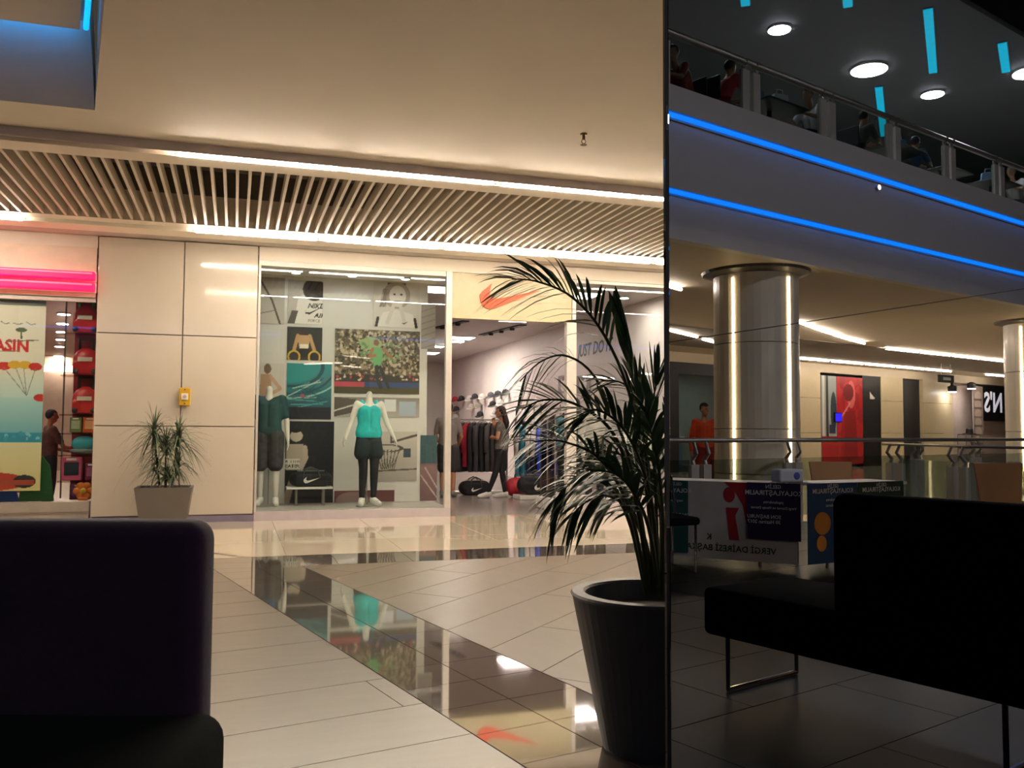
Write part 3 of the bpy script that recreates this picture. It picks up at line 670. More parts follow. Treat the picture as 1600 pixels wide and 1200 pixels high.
def holdall(label, c, L, h, d, rz, mat, group=None, mark=True):
    t = thing('holdall', label, 'bag', c, rz, group)
    b = MB(); b.capsule((-L * .36, 0, h * .45), h * .44, (L * .36, 0, h * .45), h * .44, 14); b.rbox((0, 0, h * .42), (L * .86, d, h * .8), .04)
    fused(b, 'bag_body', mat, t, .014)
    for y in (-d * .5, d * .5):
        MB().tube([(-L * .22, y, h * .5), (-L * .17, y * .9, h * .98), (0, y * .7, h * 1.12), (L * .17, y * .9, h * .98), (L * .22, y, h * .5)], .012, 6).build('handle', M('strap_grey', '#4b4a4c', .7), t, w=False, smooth=True)
    MB().tube([(-L * .34, 0, h * .93), (L * .34, 0, h * .93)], .008, 6).build('zip', m_grey, t, w=False)
    if mark:
        sw = swoosh(MW[t] @ Vector((-L * .2, -d * .53, h * .22)), MW[t].to_3x3() @ Vector((1, 0, 0)), (0, 0, 1), L * .42, m_white, t, lift=.012)
    return t
holdall('black holdall with white tick logo on the window bench', (1.06, 13.0, .39), .56, .24, .22, 0, m_bag)
# spot lights in the window ceiling
m_spot = M('spot_glow', '#ffffff', .5, emit='#fff3e4', es=260)
def downlight(px, py, z, label, group, r=.06, mat=None):
    p = P(px, py, 2, z); p.y = min(p.y, 12.8 if p.x < 3 else 99)
    t = thing('spotlight', label, 'spotlight', (p.x, p.y, z - .035), 0, group)
    MB().lathe([(r * 1.25, .035), (r * 1.25, .0), (r * 1.02, -.004), (r * 1.02, .02)], (p.x, p.y, z - .035), 20).build('housing', m_whitem, t)
    MB().lathe([(0, .004), (r, .004), (r, .016), (0, .016)], (p.x, p.y, z - .035), 20).build('lens', mat or m_spot, t)
    return t
for px, py, lb in ((459, 432, 'left'), (543, 438, 'middle'), (621, 444, 'right')):
    downlight(px, py, 3.47, '%s spotlight in the ceiling of the poster window' % lb, 'window spotlights', .06, M('window_spot_glow', '#ffffff', .5, emit='#f6f4ff', es=32))

# fascia with the orange swoosh
XE = 4.75
fas = thing('shop_sign', 'cream sign board over the shop entrance with orange tick logo', 'sign', ((X1 + XE) / 2, YF, 2.8))
box(X1 + .005, YF + .0, 2.81, XE, YF + .12, 3.465).build('sign_board', M('fascia_cream', '#b9ae8c', .35, emit='#f4e3a8', es=.0), fas)
p = P(749, 481, 1, YF)
swoosh((P(748, 482, 1, YF).x, YF - .004, P(748, 482, 1, YF).z), (1, 0, 0), (0, 0, 1), .95, M('swoosh_orange', '#e2552c', .4), fas, th=.02)
# entrance posts and right display window
post = setting('door_1', (XE, YF, 0))
xp0, xp1 = P(885, 700, 1, YF).x, P(900, 700, 1, YF).x
box(xp0, YF - .01, 0, xp1, YF + .09, 2.81).build('door_post', m_sframe, post)
box(XE + .01, YF + .0, 2.81, XE + .07, YF + .09, 3.465).build('door_post', m_sframe, post)
win2 = setting('window_2', (5.8, YF, 0))
box(xp1 + .01, YF - .02, 0, 7.2, YF + .09, .26).build('window_sill', M('sill_lilac'), win2)
box(xp1 + .02, YF + .03, .26, 7.2, YF + .042, 3.42).build('window_pane', m_glass, win2)
box(XE + .08, YF, 3.42, 7.2, YF + .07, 3.465).build('window_frame', m_sframe, win2)
# shell of the shop
XW = 7.0
struct(box(XW, YF + .1, 0, XW + .1, 30, 3.9), 'wall_right', M('shop_wall', '#e0d6d2', .55, var=.03))
struct(box(-1.59, 30, 0, XW + .1, 30.1, 3.9), 'wall_back', M('shop_wall'))
sceil = struct(box(-1.59, YF + .15, 3.56, XW, 30, 3.66), 'ceiling_shop', M('shop_ceiling', '#d3cac6', .6))
# dark slots in the shop ceiling with their lamps
def slot(a, b, wd, label):
    a = P(a[0], a[1], 2, 3.56); b = P(b[0], b[1], 2, 3.56); d = (b - a); L = d.length; c = (a + b) / 2
    t = thing('ceiling_track', label, 'track', (c.x, c.y, 3.53))
    MB().obox((c.x, c.y, 3.548), (L, wd, .022), atan2(d.y, d.x)).build('track_slot', m_black, t)
    for k in (.25, .5, .75):
        q = a.lerp(b, k); MB().lathe([(.05, 0), (.06, .03), (.06, .05)], (q.x, q.y, 3.487), 14).build('lamp_head', m_dark, t)
slot((752, 523), (818, 507), .16, 'dark lighting slot in the shop ceiling above the entrance')
slot((680, 512), (728, 501), .16, 'dark lighting slot at the left of the shop ceiling')
m_sp2 = M('shop_fill_glow', '#ffffff', .5, emit='#ffe8e0', es=SHOP)
k = 0
for px, py, lb in ((715, 532, 'short bright lamp in the shop ceiling left of the track'), (684, 540, 'bright lamp in the shop ceiling beside the window frame')):
    p = P(px, py, 2, 3.56); t = thing('ceiling_lamp', lb, 'lamp', (p.x, p.y, 3.53))
    MB().rbox((p.x, p.y, 3.543), (.34, .34, .03), .01).build('housing', m_whitem, t)
    MB().rbox((p.x, p.y, 3.525), (.28, .28, .01), .004).build('diffuser', m_spot, t)
for i, (x, y) in enumerate(((3.2, 14.2), (5.6, 14.0), (3.0, 17.5), (5.6, 17.5), (3.2, 21.5), (5.4, 21.5), (3.5, 26), (5.5, 26))):  # panels added to brighten the sports shop
    t = thing('ceiling_fill_panel', '%s added fill panel in the shop ceiling counted from the entrance' % ORD[i], 'lamp', (x, y, 3.53), 0, 'added fill panels in the sports shop')
    MB().box(x - .32, y - .32, 3.535, x + .32, y + .32, 3.559).build('housing', m_whitem, t)
    MB().box(x - .3, y - .3, 3.527, x + .3, y + .3, 3.535).build('diffuser', m_sp2, t)
for px, py, lb in ((975, 463, 'spotlight behind the palm tip in the right display window'), (1035, 465, 'spotlight at the mirror edge in the right display window')):
    downlight(px, py, 3.558, lb, 'right window spotlights', .075)

# caps on the side wall
def cap_thing(px, py, col, label):
    p = P(px, py, 0, XW - .1)
    t = thing('baseball_cap', label, 'cap', (XW - .1, p.y, p.z), pi / 2 + .9, 'caps on the shop wall')
    m = M('cap' + col, col, .8)
    b = MB().lathe([(.0, 0), (.1, 0), (.102, .04), (.09, .09), (.06, .125), (0, .14)], (0, 0, 0), 14)
    me = b.build('crown', m, t, w=False, smooth=True)
    MB().prism([(-.095, -.02), (-.1, .06), (-.07, .14), (0, .17), (.07, .14), (.1, .06), (.095, -.02)], (0, .06, .004), (1, 0, 0), (0, 1, -.35), .012).build('brim', m, t, w=False)
    MB().ell((0, 0, .14), (.015, .015, .01), 8, 5).build('button', m, t, w=False)
    MB().tube([(-.05, -.1, .02), (-.06, -.2, .02)], .008, 6).build('hook', m_grey, t, w=False)
caps = [(711, 626, '#b0313f', 'red cap'), (721, 625, '#26262a', 'black cap at the left of the top row'), (713, 641, '#3c3c42', 'dark cap below the red cap'), (733, 625, '#c9c3bd', 'pale cap in the top row'), (742, 622, '#3a3a40', 'charcoal cap in the top row'), (754, 622, '#d4cfca', 'white cap in the top row'), (767, 620, '#55555b', 'grey cap in the top row'), (778, 618, '#3b3b40', 'dark cap, last but one of the top row'), (790, 616, '#202024', 'black cap at the right of the top row'), (736, 638, '#b8b1a8', 'beige cap in the middle row'), (748, 636, '#8a847d', 'taupe cap in the middle row'), (770, 634, '#17171a', 'black cap in the middle row'), (782, 632, '#d8d3ce', 'white cap in the middle row'), (750, 650, '#222226', 'black cap in the bottom row'), (774, 648, '#9c9a9a', 'grey cap in the bottom row'), (712, 652, '#c8c2bc', 'pale cap at the left of the bottom row')]
for px, py, c, lb in caps: cap_thing(px, py, c, lb + ' on the white shop wall')

# clothes rails
def garment(t_, x, y, ztop, rz, L, wd, mat, label, group, stripe=None, sleeves=True):
    t = thing('hanging_garment', label, 'garment', (x, y, ztop), rz, group)
    n = 10; vs_ = []; fs = []
    prof = [(-wd * .14, 0), (-wd * .5, -.06), (-wd * .56, -.3), (-wd * .5, -L), (wd * .5, -L), (wd * .56, -.3), (wd * .5, -.06), (wd * .14, 0)]
    b = MB().prism(prof, (0, .035, 0), (1, 0, 0), (0, 0, 1), .07)
    b.build('cloth', mat, t, w=False, bevel=.02)
    if sleeves:
        for k in (-1, 1):
            MB().tube([(k * wd * .5, 0, -.07), (k * wd * .58, 0, -.3), (k * wd * .56, .01, -.58)], [.05, .05, .04], 8).build('sleeve', stripe or mat, t, w=False, smooth=True)
    MB().tube([(-wd * .4, 0, -.02), (0, 0, .03), (wd * .4, 0, -.02)], .008, 6).build('hanger', m_grey, t, w=False)
    return t
def rail(label, x0, x1, y, z, group=None, z0=0.0):
    t = thing('clothes_rail', label, 'clothes rail', ((x0 + x1) / 2, y, z0))
    MB().tube([(x0, y, z), (x1, y, z)], .014, 8).build('bar', m_grey, t)
    for x in (x0, x1):
        box(x - .015, y - .015, z0 + .03, x + .015, y + .015, z).build('post', m_grey, t)
    box(x0 - .03, y - .22, z0, x1 + .03, y + .22, z0 + .035).build('plinth', m_white, t)
    return t
yr = 16.6
xa, xb = P(706, 700, 1, yr).x, P(792, 700, 1, yr).x
rail('clothes rail of grey and red sportswear behind the woman', xa, xb, yr, 1.42)
seq = ['#3b3b40', '#45454a', '#a32335', '#34343a', '#4c4a4e', '#2a2a2e', '#55504f', '#4a4648', '#3f3c3e']
for i, c in enumerate(seq):
    garment(None, xa + .1 + i * (xb - xa - .2) / 8, yr, 1.36, .95, .95 if c != '#a32335' else .85, .5, M('cloth' + c, c, .85, var=.1), ('red jacket hanging among grey sportswear' if c == '#a32335' else '%s garment from the left on the grey clothes rail' % ORD[i]), 'garments on the grey rail', sleeves=(i % 2 == 0))
yr2 = 15.9
xa, xb = P(806, 700, 1, yr2).x, P(872, 700, 1, yr2).x
rail('clothes rail of blue tracksuit jackets beside the woman', xa, xb, yr2, 1.38)
seq = ['#2f88a4', '#2a7d98', '#1c2f48', '#16243a', '#2f58d8', '#2c52cc', '#2a4cb4']
for i, c in enumerate(seq):
    garment(None, xa + .1 + i * (xb - xa - .2) / 6, yr2, 1.3, .95, .95, .5, M('cloth' + c, c, .7, var=.1), '%s jacket from the left on the blue clothes rail' % ORD[i], 'jackets on the blue rail', stripe=M('stripe_white', '#d8d4d0', .7) if i in (0, 2, 3) else None)
# wall shelving with goods behind the blue rail
def shelf(label, c, wd, dp, levels, mat, rz=0):
    t = thing('shelf_unit', label, 'shelf', c, rz)
    for z in levels: MB().box(-wd / 2, -dp / 2, z, wd / 2, dp / 2, z + .035).build('shelf_board', mat, t, w=False)
    for x in (-wd / 2 - .02, wd / 2 + .02):
        for y in (-dp / 2 + .03, dp / 2 - .03): MB().box(x - .012, y - .012, 0, x + .012, y + .012, max(levels) + .03).build('upright', m_grey, t, w=False)
    return t
ys = 18.6
xs = P(838, 640, 1, ys).x
shelf('white shelf unit against the shop wall behind the blue jackets', (6.45, ys, 0), 1.7, .5, [.25, .75, 1.15, 1.75], m_white, pi / 2)
def box_pack(label, c, sz, col, rz=0, group=None, name='shoe_box', cat='box', lid=None):
    t = thing(name, label, cat, c, rz, group)
    MB().rbox((0, 0, sz[2] * .4), (sz[0], sz[1], sz[2] * .8), .006).build('box_body', M('box' + col, col, .6), t, w=False)
    MB().rbox((0, 0, sz[2] * .9), (sz[0] + .01, sz[1] + .01, sz[2] * .2), .005).build('lid', M('box' + (lid or col), lid or col, .6), t, w=False)
    return t
for i in range(4):
    box_pack('%s shoe box from the front on the lowest shop shelf' % ORD[i], (6.45, ys - .6 + i * .4, .286), (.3, .22, .2), ['#b7512d', '#2a2a2c', '#c8c2ba', '#7b2d33'][i], 0, 'shoe boxes on the shelf')
for i in range(3):
    box_pack('%s folded stack from the front on the middle shop shelf' % ORD[i], (6.45, ys - .5 + i * .5, 1.186), (.3, .34, .22), ['#2b4fae', '#d4cec8', '#23242a'][i], 0, 'folded stacks on the shelf', 'folded_clothes', 'clothes')
# framed photographs above the shelf
for px0, px1, lb in ((872, 888, 'left framed photo above the shop shelf'), (900, 922, 'right framed photo above the shop shelf')):
    a = P(px0, 615, 0, XW - .02); b = P(px1, 615, 0, XW - .02); h = P(px0, 588, 0, XW - .02)
    cv = Canvas(40, 50, '#8f8782').ell(.5, .5, .25, .4, '#d9d2cc').ell(.5, .8, .12, .12, '#6f625a')
    o = sheet('framed_photo', cv, (XW - .02, a.y, a.z), (0, b.y - a.y, 0), (0, 0, h.z - a.z), .015, m_print); tag(o, lb, 'picture', 'framed photos on the shop wall')
tx = thing('wall_lettering', 'black slanted slogan lettering on the shop wall behind the palm', 'lettering', (XW, 16.5, 2.8))
pm = P(928, 545, 0, XW)
text('letters', 'JUST DO IT', .36, (XW - .003, 16.65, 2.9), (0, -1, 0), (0, 0, 1), m_dark, tx, bold=.02, shear=.25)
# floor bags and goods at the front right of the entrance
holdall('black holdall with white tick logo on the low plinth by the entrance', (5.18, 14.9, .08), .62, .38, .3, 0, m_bag)
box(4.72, 14.68, 0, 5.6, 15.12, .07)
t = tag(box(4.78, 14.7, 0, 5.62, 15.12, .075).build('low_plinth', m_white, bevel=.01), 'low white plinth under the black holdall', 'plinth')
holdall('red crumpled sports bag on the floor behind the black holdall', (5.05, 15.45, 0), .42, .4, .26, .2, M('bag_red', '#b02634', .6, bump=.5, scale=9), mark=False)
holdall('black bag with white tick logo under the grey clothes rail', (P(738, 765, 1, 16.25).x, 16.1, 0), .5, .3, .26, 0, m_bag)
# anti theft gates at the door
for px, lb in ((850, 'left'), (862, 'right')):
    p = P(px, 792, 2, 0); y = 13.1 if lb == 'left' else 12.75; x = P(px, 740, 1, y).x
    t = thing('security_gate', '%s clear security gate panel at the shop entrance' % lb, 'security gate', (x, y, 0))
    MB().rbox((x, y, .09), (.16, .34, .18), .02).build('gate_base', m_whitem, t)
    MB().rbox((x, y, .82), (.025, .3, 1.28), .01).build('gate_panel', GLASS('gate_acrylic', '#9a9a98'), t)
    MB().tube([(x, y - .15, .18), (x, y - .15, 1.45), (x, y + .15, 1.45), (x, y + .15, .18)], .012, 8).build('gate_rim', m_grey, t)
# mannequins behind the right window
mannequin('headless mannequin in a white top nearest the mirror edge', (6.15, 12.9, .0), pi + .3, standing(), M('white_top', '#d8d2cc', .7), (M('black_shorts', '#1a1b1f', .7), .02), .8, M('white_shoe'), 1.05, sleeve=.6)
mannequin('headless mannequin in a pale grey hooded top behind the palm', (5.6, 13.3, .0), pi + .1, standing(), M('grey_top', '#bdb6b2', .7), (M('black_tight', '#141518', .7), .01), 1.0, M('white_shoe'), 1.06, sleeve=1)
mannequin('headless mannequin in a teal patterned top behind the palm', (5.25, 13.6, .0), pi - .2, standing(), M('teal_top', '#3f6f7a', .7, var=.5, scale=18), (M('black_tight'), .01), 1.0, M('white_shoe'), 1.0)
# shopper with dark hair seen through the right window
person('person', 'person with black hair and dark top beyond the right window', 'person', (5.62, 14.3, 0), .3, standing(), top=(M('top_black', '#141416', .8), ''), bottom=(M('jean_dark', '#1c2230', .8), .01), shoes=m_dark, s=1.06, hair='#0e0b0b', hairlong=True)
# woman with folded arms in the entrance
person('person', 'woman with folded arms in grey top and black leggings in the shop', 'person', (4.6, 15.25, 0), 1.1, standing(pelvis=(0, 0, .93), ell=(-.24, .03, 1.12), elr=(.24, .05, 1.12), wrl=(.02, .2, 1.14), wrr=(.04, .14, 1.36), hdr=(-.1, .2, .9), hdl=(1, .1, .1), look=(.0, 1, -.05), knl=(-.1, .08, .5), anl=(-.12, .22, .1), toel=(-.13, .36, .035), knr=(.09, .0, .5), anr=(.1, -.06, .09)), skin='#bd8566', hair='#2a1a14', top=(M('top_grey_print', '#6d6760', .8, var=.45, scale=22), ''), bottom=(M('legging_black'), .0), shoes=M('white_shoe'), s=.96, hairlong=True, sleeve=.35, voxel=.0105)
# man half hidden by the window frame
person('person', 'man in grey shorts half hidden by the silver window frame', 'person', (3.72, 15.7, 0), -.4, standing(wrr=(.12, .22, .86), wrl=(-.1, .22, .86), ell=(-.24, .02, 1.1), elr=(.24, .02, 1.1)), skin='#b98264', hair='#171211', top=(M('tee_grey', '#8e8680', .8), ''), bottom=(M('shorts_grey', '#3c3a3c', .8), .02), legs=.95, shoes=M('shoe_grey', '#8d8680', .6), s=1.0)
# ------------------------------------------------------------------ toy shop at the left
XT0, XT1 = -5.6, XL - .02
zt = P(77, 461, 1, YF).z
struct(box(XT0 - 3, YF + .02, zt, XT1, YF + .12, 3.499), 'wall_toy_header', M('toy_header', '#ddc9b4', .5))
neon_m = M('neon_pink', '#ff2060', .4, emit='#ff0f48', es=1.3)
for k, y in enumerate((429.5, 447)):
    z = P(100, y, 1, YF - .05).z
    t = thing('neon_bar', '%s pink light bar over the toy shop window' % ('upper', 'lower')[k], 'light', (-3, YF - .05, z - .08), 0, 'pink light bars')
    MB().rbox((-3.65, YF - .045, z), (3.86, .09, .11), .02).build('lit_bar', neon_m, t)
    MB().rbox((-3.65, YF + .008, z), (3.88, .014, .13), .004).build('back_plate', m_white, t)
    MB().rbox((-3.65, YF - .093, z + .03), (3.8, .006, .02), .002).build('front_rib', M('neon_rib', '#ff8090', .4, emit='#ff4d70', es=1.2), t)
win3 = setting('window_3', (-3.6, YF, 0))
box(XT0, YF - .0, 0, XT1, YF + .14, .29).build('window_sill', M('sill_grey', '#a39a90', .4), win3)
box(XT0, YF + .0, .16, XT1, YF - .01, .17).build('sill_groove', m_joint, win3)
box(XT0, YF + .05, zt - .06, XT1, YF + .1, zt - .001).build('window_frame', m_sframe, win3)
box(XT0, YF + .07, .29, XT1, YF + .08, zt - .06).build('window_pane', m_glass, win3)
struct(box(XT0 - 3, 28, 0, -1.7, 28.1, 3.6), 'wall_toy_back', M('toy_wall', '#c6a491', .6))
struct(box(XT0 - 3, YF + .2, 3.3, -1.7, 28, 3.4), 'ceiling_toy', M('toy_ceiling', '#c9b0a0', .6))
# round downlights of the toy shop running away from the window
for i, (px, py) in enumerate(((100, 489), (98, 504), (96, 517), (95, 529), (93, 540), (91, 555))):
    p = P(px, py, 2, 3.3)
    t = thing('toy_shop_lamp', '%s round ceiling lamp in the toy shop counted from the window' % ORD[i], 'lamp', (p.x, p.y, 3.27), 0, 'toy shop ceiling lamps')
    MB().lathe([(.12, 0), (.13, .02), (.13, .03)], (p.x, p.y, 3.27), 18).build('rim', m_whitem, t)
    MB().lathe([(0, -.004), (.1, -.004), (.1, .004), (0, .004)], (p.x, p.y, 3.27), 18).build('lens', m_spot, t)
t = thing('pendant_lamp', 'long bright lamp over the back shelves of the toy shop', 'lamp', (-4.3, 18.6, 2.7))
p = P(72, 575, 1, 18.5); p2_ = P(120, 579, 1, 18.5)
MB().rbox(((p.x + p2_.x) / 2 - .4, 18.6, p.z), (1.6, .1, .12), .02).build('diffuser', M('pendant_glow', '#ffffff', .5, emit='#ffe9dd', es=5), t)
for k in (-.8, .8): MB().tube([((p.x + p2_.x) / 2 - .4 + k, 18.6, p.z + .09), ((p.x + p2_.x) / 2 - .4 + k, 18.6, 3.3)], .01, 6).build('rod', m_whitem, t)
for i, (x, y) in enumerate(((-3.9, 13.6), (-2.6, 15.2), (-4.6, 16.2))):  # panels added because the toy shop was too dark
    t = thing('ceiling_fill_panel', '%s added fill panel in the toy shop ceiling counted from the window' % ORD[i], 'lamp', (x, y, 3.27), 0, 'added fill panels in the toy shop')
    MB().box(x - .32, y - .32, 3.28, x + .32, y + .32, 3.299).build('housing', m_whitem, t)
    MB().box(x - .3, y - .3, 3.272, x + .3, y + .3, 3.28).build('diffuser', m_sp2, t)
# poster hanging inside the glass (figures left out)
cv = Canvas(90, 250, '#e9e2d2').grad(.27, .5, '#6fb6c8', '#bfe0df').grad(.5, .62, '#cfe3df', '#e4e6d8').grad(0, .27, '#e8d596', '#efe3b8').rect(0, .26, 1, .31, '#3f9ab8').dots(30, 0, .27, 1, .31, .03, ['#8fd0d8', '#4aa6c0'])
def chute(cx, cy, w_):
    for i in range(4): cv.ell(cx + (i - 1.5) * w_ * .26, cy - abs(i - 1.5) * .008, w_ * .17, .022, ['#cf3a35', '#e3b13c'][i % 2 if i < 2 else (i + 1) % 2])
    for k in (-.4, -.1, .1, .4): cv.line([(cx + k * w_, cy - .02), (cx + .12, cy - .17)], .006, '#8f8a80')
chute(.62, .68, .62); cv.ell(.95, .5, .1, .02, '#cf3a35')
cv.poly([(-.1, .58), (.2, .57), (.14, .62), (0, .63)], '#c33a38')
cv.text('LASIN', .42, .775, .25, '#cf2f33', .04).text('llı', .14, .825, .2, '#4fa3cf', .05).line([(.4, .8), (.9, .812)], .008, '#6d6a58')
cv.line([(.62, .86), (.63, .82)], .014, '#5d5a45').ell(.62, .865, .09, .012, '#5b6a4a').line([(.05, .745), (.6, .75)], .006, '#8a8578')
for k in range(4): cv.line([(.1 + k * .2, .9 + .008 * (k % 2)), (.17 + k * .2, .895), (.24 + k * .2, .9)], .006, '#6d6a68')
cv.ell(.2, .05, .6, .05, '#c7493a').ell(.75, .05, .18, .035, '#3d3a38').rect(0, .03, .9, .06, '#b8543e')
cv.ell(.1, .2, .14, .03, '#3f62b0')
a = P(-40, 768, 1, YF + .12); b = P(62, 768, 1, YF + .12); c = P(70, 478, 1, YF + .12)
o = sheet('window_poster', cv, (a.x, YF + .13, a.z), (b.x - a.x, 0, 0), (0, 0, c.z - a.z), .01, m_print)
tag(o, 'beach themed poster with parachute and red lettering in the toy shop window', 'poster')
o2 = box(a.x, YF + .12, c.z, b.x, YF + .128, zt - .062).build('poster_rail', m_grey, o)
# tower of shelves with goods at the right end of the toy window
x0_, x1_ = -2.38, XT1 - .03
def dome(label, px, py, zc, wd, hgt, col, hcol, group):
    x = P(px, py, 1, YF + .4).x; z = P(px, py, 1, YF + .4).z
    t = thing('toy_bag', label, 'toy', (x, YF + .4, z), 0, group)
    b = MB().ell((0, 0, hgt * .5), (wd * .5, .1, hgt * .5), 18, 11); b.rbox((0, 0, hgt * .25), (wd * .95, .18, hgt * .5), .03)
    fused(b, 'bag_body', M('toy' + col, col, .35), t, .014)
    MB().tube([(-wd * .24, 0, hgt * .8), (-wd * .26, 0, hgt * 1.3), (wd * .26, 0, hgt * 1.3), (wd * .24, 0, hgt * .8)], .022, 8).build('handle', M('toyh' + hcol, hcol, .4), t, w=False, smooth=True)
    MB().rbox((0, -.1, hgt * .55), (wd * .55, .02, hgt * .16), .008).build('front_badge', M('badge', '#d8c9b8', .5), t, w=False)
    for k in (-1, 1): MB().ell((k * wd * .34, -.1, hgt * .12), (.035, .02, .035), 10, 6).build('wheel', m_dark, t, w=False)
    return t
gb = 'red toy bags in the toy window'
lv = [P(135, y, 1, YF + .4).z for y in (521, 586, 647, 676, 710, 750)]
tower = thing('toy_shelf', 'glass toy shelf stack at the right end of the toy window', 'shelf', ((x0_ + x1_) / 2, YF + .4, .29))
xs0 = x0_ + .24
for z in lv: box(xs0, YF + .3, z - .025, x1_, YF + .5, z - .005).build('shelf_board', GLASS('shelf_glass', '#e8d8d4'), tower)
for x in (xs0 + .01, x1_ - .01): box(x - .01, YF + .502, .3, x + .01, YF + .505, 3.0).build('upright', m_grey, tower)
box(xs0 + .12, YF + .505, .3, x1_, YF + .52, 3.0).build('back_board', M('toy_red_wall'), tower)
dome('red wheeled toy bag with green handle on the top shelf', 134, 521, 0, .32, .36, '#c42630', '#4f9a3a', gb)
dome('red wheeled toy bag with black handle on the second shelf', 134, 586, 0, .32, .36, '#b3222e', '#1c1a1c', gb)
dome('red wheeled toy bag with black handle on the third shelf', 133, 647, 0, .32, .36, '#c02b2b', '#201c1e', gb)
def pack(label, px, z, wd, hgt, dp, col, col2, Yp=None, group=None):
    Yp = Yp or YF + .4; p = P(px, 700, 1, Yp)
    t = thing('toy_pack', label, 'toy', (p.x, Yp, z), 0, group)
    MB().rbox((0, 0, hgt / 2), (wd, dp, hgt), .012).build('box_body', M('pk' + col, col, .4), t, w=False)
    MB().rbox((0, -dp / 2 - .004, hgt * .5), (wd * .7, .012, hgt * .55), .004).build('window_print', M('pk' + col2, col2, .35), t, w=False)
    MB().rbox((0, -dp / 2 - .004, hgt * .9), (wd * .5, .01, hgt * .1), .003).build('label', m_white, t, w=False)
    return t
gp = 'packed toys in the toy window'
pack('orange packed toy under the red toy bags', 140, lv[3], .16, .2, .12, '#d8602c', '#e8a878', None, gp)
pack('clear green packed toy beside the orange one', 118, lv[3], .14, .2, .12, '#7d8a5a', '#a8b090', None, gp)
pack('pink boxed toy with dark window', 114, lv[5], .24, .3, .14, '#d05a80', '#2f3a44', None, gp)
pack('magenta boxed toy beside the pink one', 144, lv[5], .13, .22, .14, '#8a2f58', '#b86a90', None, gp)
pack('purple boxed toy at the foot of the shelf', 128, .29, .24, .2, .14, '#75386a', '#9a5a86', None, gp)
t = thing('toy_hat', 'turquoise puffy toy hat on the shelf above the pink box', 'toy', (P(131, 700, 1, YF + .4).x, YF + .4, lv[4] + .001), 0)
MB().ell((.0, 0, .14), (.15, .085, .1), 16, 9).build('crown', M('toy_turq', '#3fa9bc', .5), t, w=False, smooth=True)
MB().ell((.0, 0, .045), (.17, .095, .04), 16, 7).build('brim', M('toy_grey', '#7c8a86', .6), t, w=False, smooth=True)
t = thing('toy_flower', 'orange flower shaped toy on the toy window deck', 'toy', (P(130, 782, 1, YF + .22).x, YF + .22, .29))
for i in range(6): MB().ell((.07 * cos(i * pi / 3), 0, .12 + .07 * sin(i * pi / 3)), (.05, .025, .05), 10, 7).build('petal', M('toy_orange', '#e07a2c', .4), t, w=False, smooth=True)
MB().ell((0, -.02, .12), (.04, .025, .04), 10, 7).build('centre', M('toy_yellow', '#e8b83c', .4), t, w=False, smooth=True)
MB().rbox((0, 0, .02), (.12, .08, .04), .01).build('foot', M('toy_orange'), t, w=False)
# green rounded board at the foot of the poster
p = P(58, 780, 1, YF + .24)
cvx = [(-.2, 0), (.2, 0), (.17, .25), (.14, .45), (.06, .56), (-.06, .56), (-.14, .45), (-.17, .25)]
tag(MB().prism(cvx, (p.x, YF + .205, .291), (1, 0, 0), (0, 0, 1), .03).build('cutout_board', M('cutout_green', '#245c2a', .5), bevel=.008), 'dark green rounded cutout standing behind the beach poster', 'cutout')
p = P(4, 780, 1, YF + .24)
tag(MB().prism([(-.25, 0), (.2, 0), (.16, .14), (-.2, .16)], (p.x, YF + .205, .291), (1, 0, 0), (0, 0, 1), .03).build('cutout_board', M('cutout_blue', '#1d3f86', .5), bevel=.008), 'blue cutout foot showing under the beach poster', 'cutout')
# shelves and a shopper inside
for i, (x, y, h) in enumerate(((-4.9, 17.8, 2.0), (-3.75, 17.2, 2.2), (-3.5, 15.2, 1.9))):
    lb = ['low', 'tall', 'near'][i]
    s_ = shelf('%s shelf of boxed toys inside the toy shop' % lb, (x, y, 0), .95, .4, [.1, .55, 1.0, 1.45], M('toy_shelf_wood', '#8d5a48', .5), 0 if i < 2 else pi / 2)
    for j, z in enumerate((.136, .586, 1.036, 1.486)):
        for k in range(3):
            col = ['#a33545', '#4a6f8a', '#c2a04a', '#6f4a7a', '#b86a5a', '#54724a', '#8c3a3a'][(i * 5 + j * 3 + k) % 7]
            lx, ly = (-.3 + k * .3, 0) if i < 2 else (0, -.3 + k * .3)
            box_pack('toy box %s on the %s board of the %s toy shelf' % (('left', 'middle', 'right')[k], ('bottom', 'second', 'third', 'top')[j], lb), (x + lx, y + ly, z), (.24, .22, .3 - .04 * (k % 2)), col, 0, 'boxed toys on the toy shop shelves', 'toy_box', 'toy')
person('person', 'child in a brown top reaching forward inside the toy shop', 'person', (P(76, 745, 1, 14.3).x, 14.3, 0), -1.1, standing(elr=(.2, .16, 1.08), wrr=(.16, .4, 1.05), ell=(-.2, .16, 1.05), wrl=(-.1, .38, 1.0)), skin='#a9714f', hair='#1a1110', top=(M('top_brown', '#5b342c', .8, var=.3, scale=16), ''), bottom=(M('jean_dark', '#1c2230', .8), .01), shoes=m_dark, s=.86)

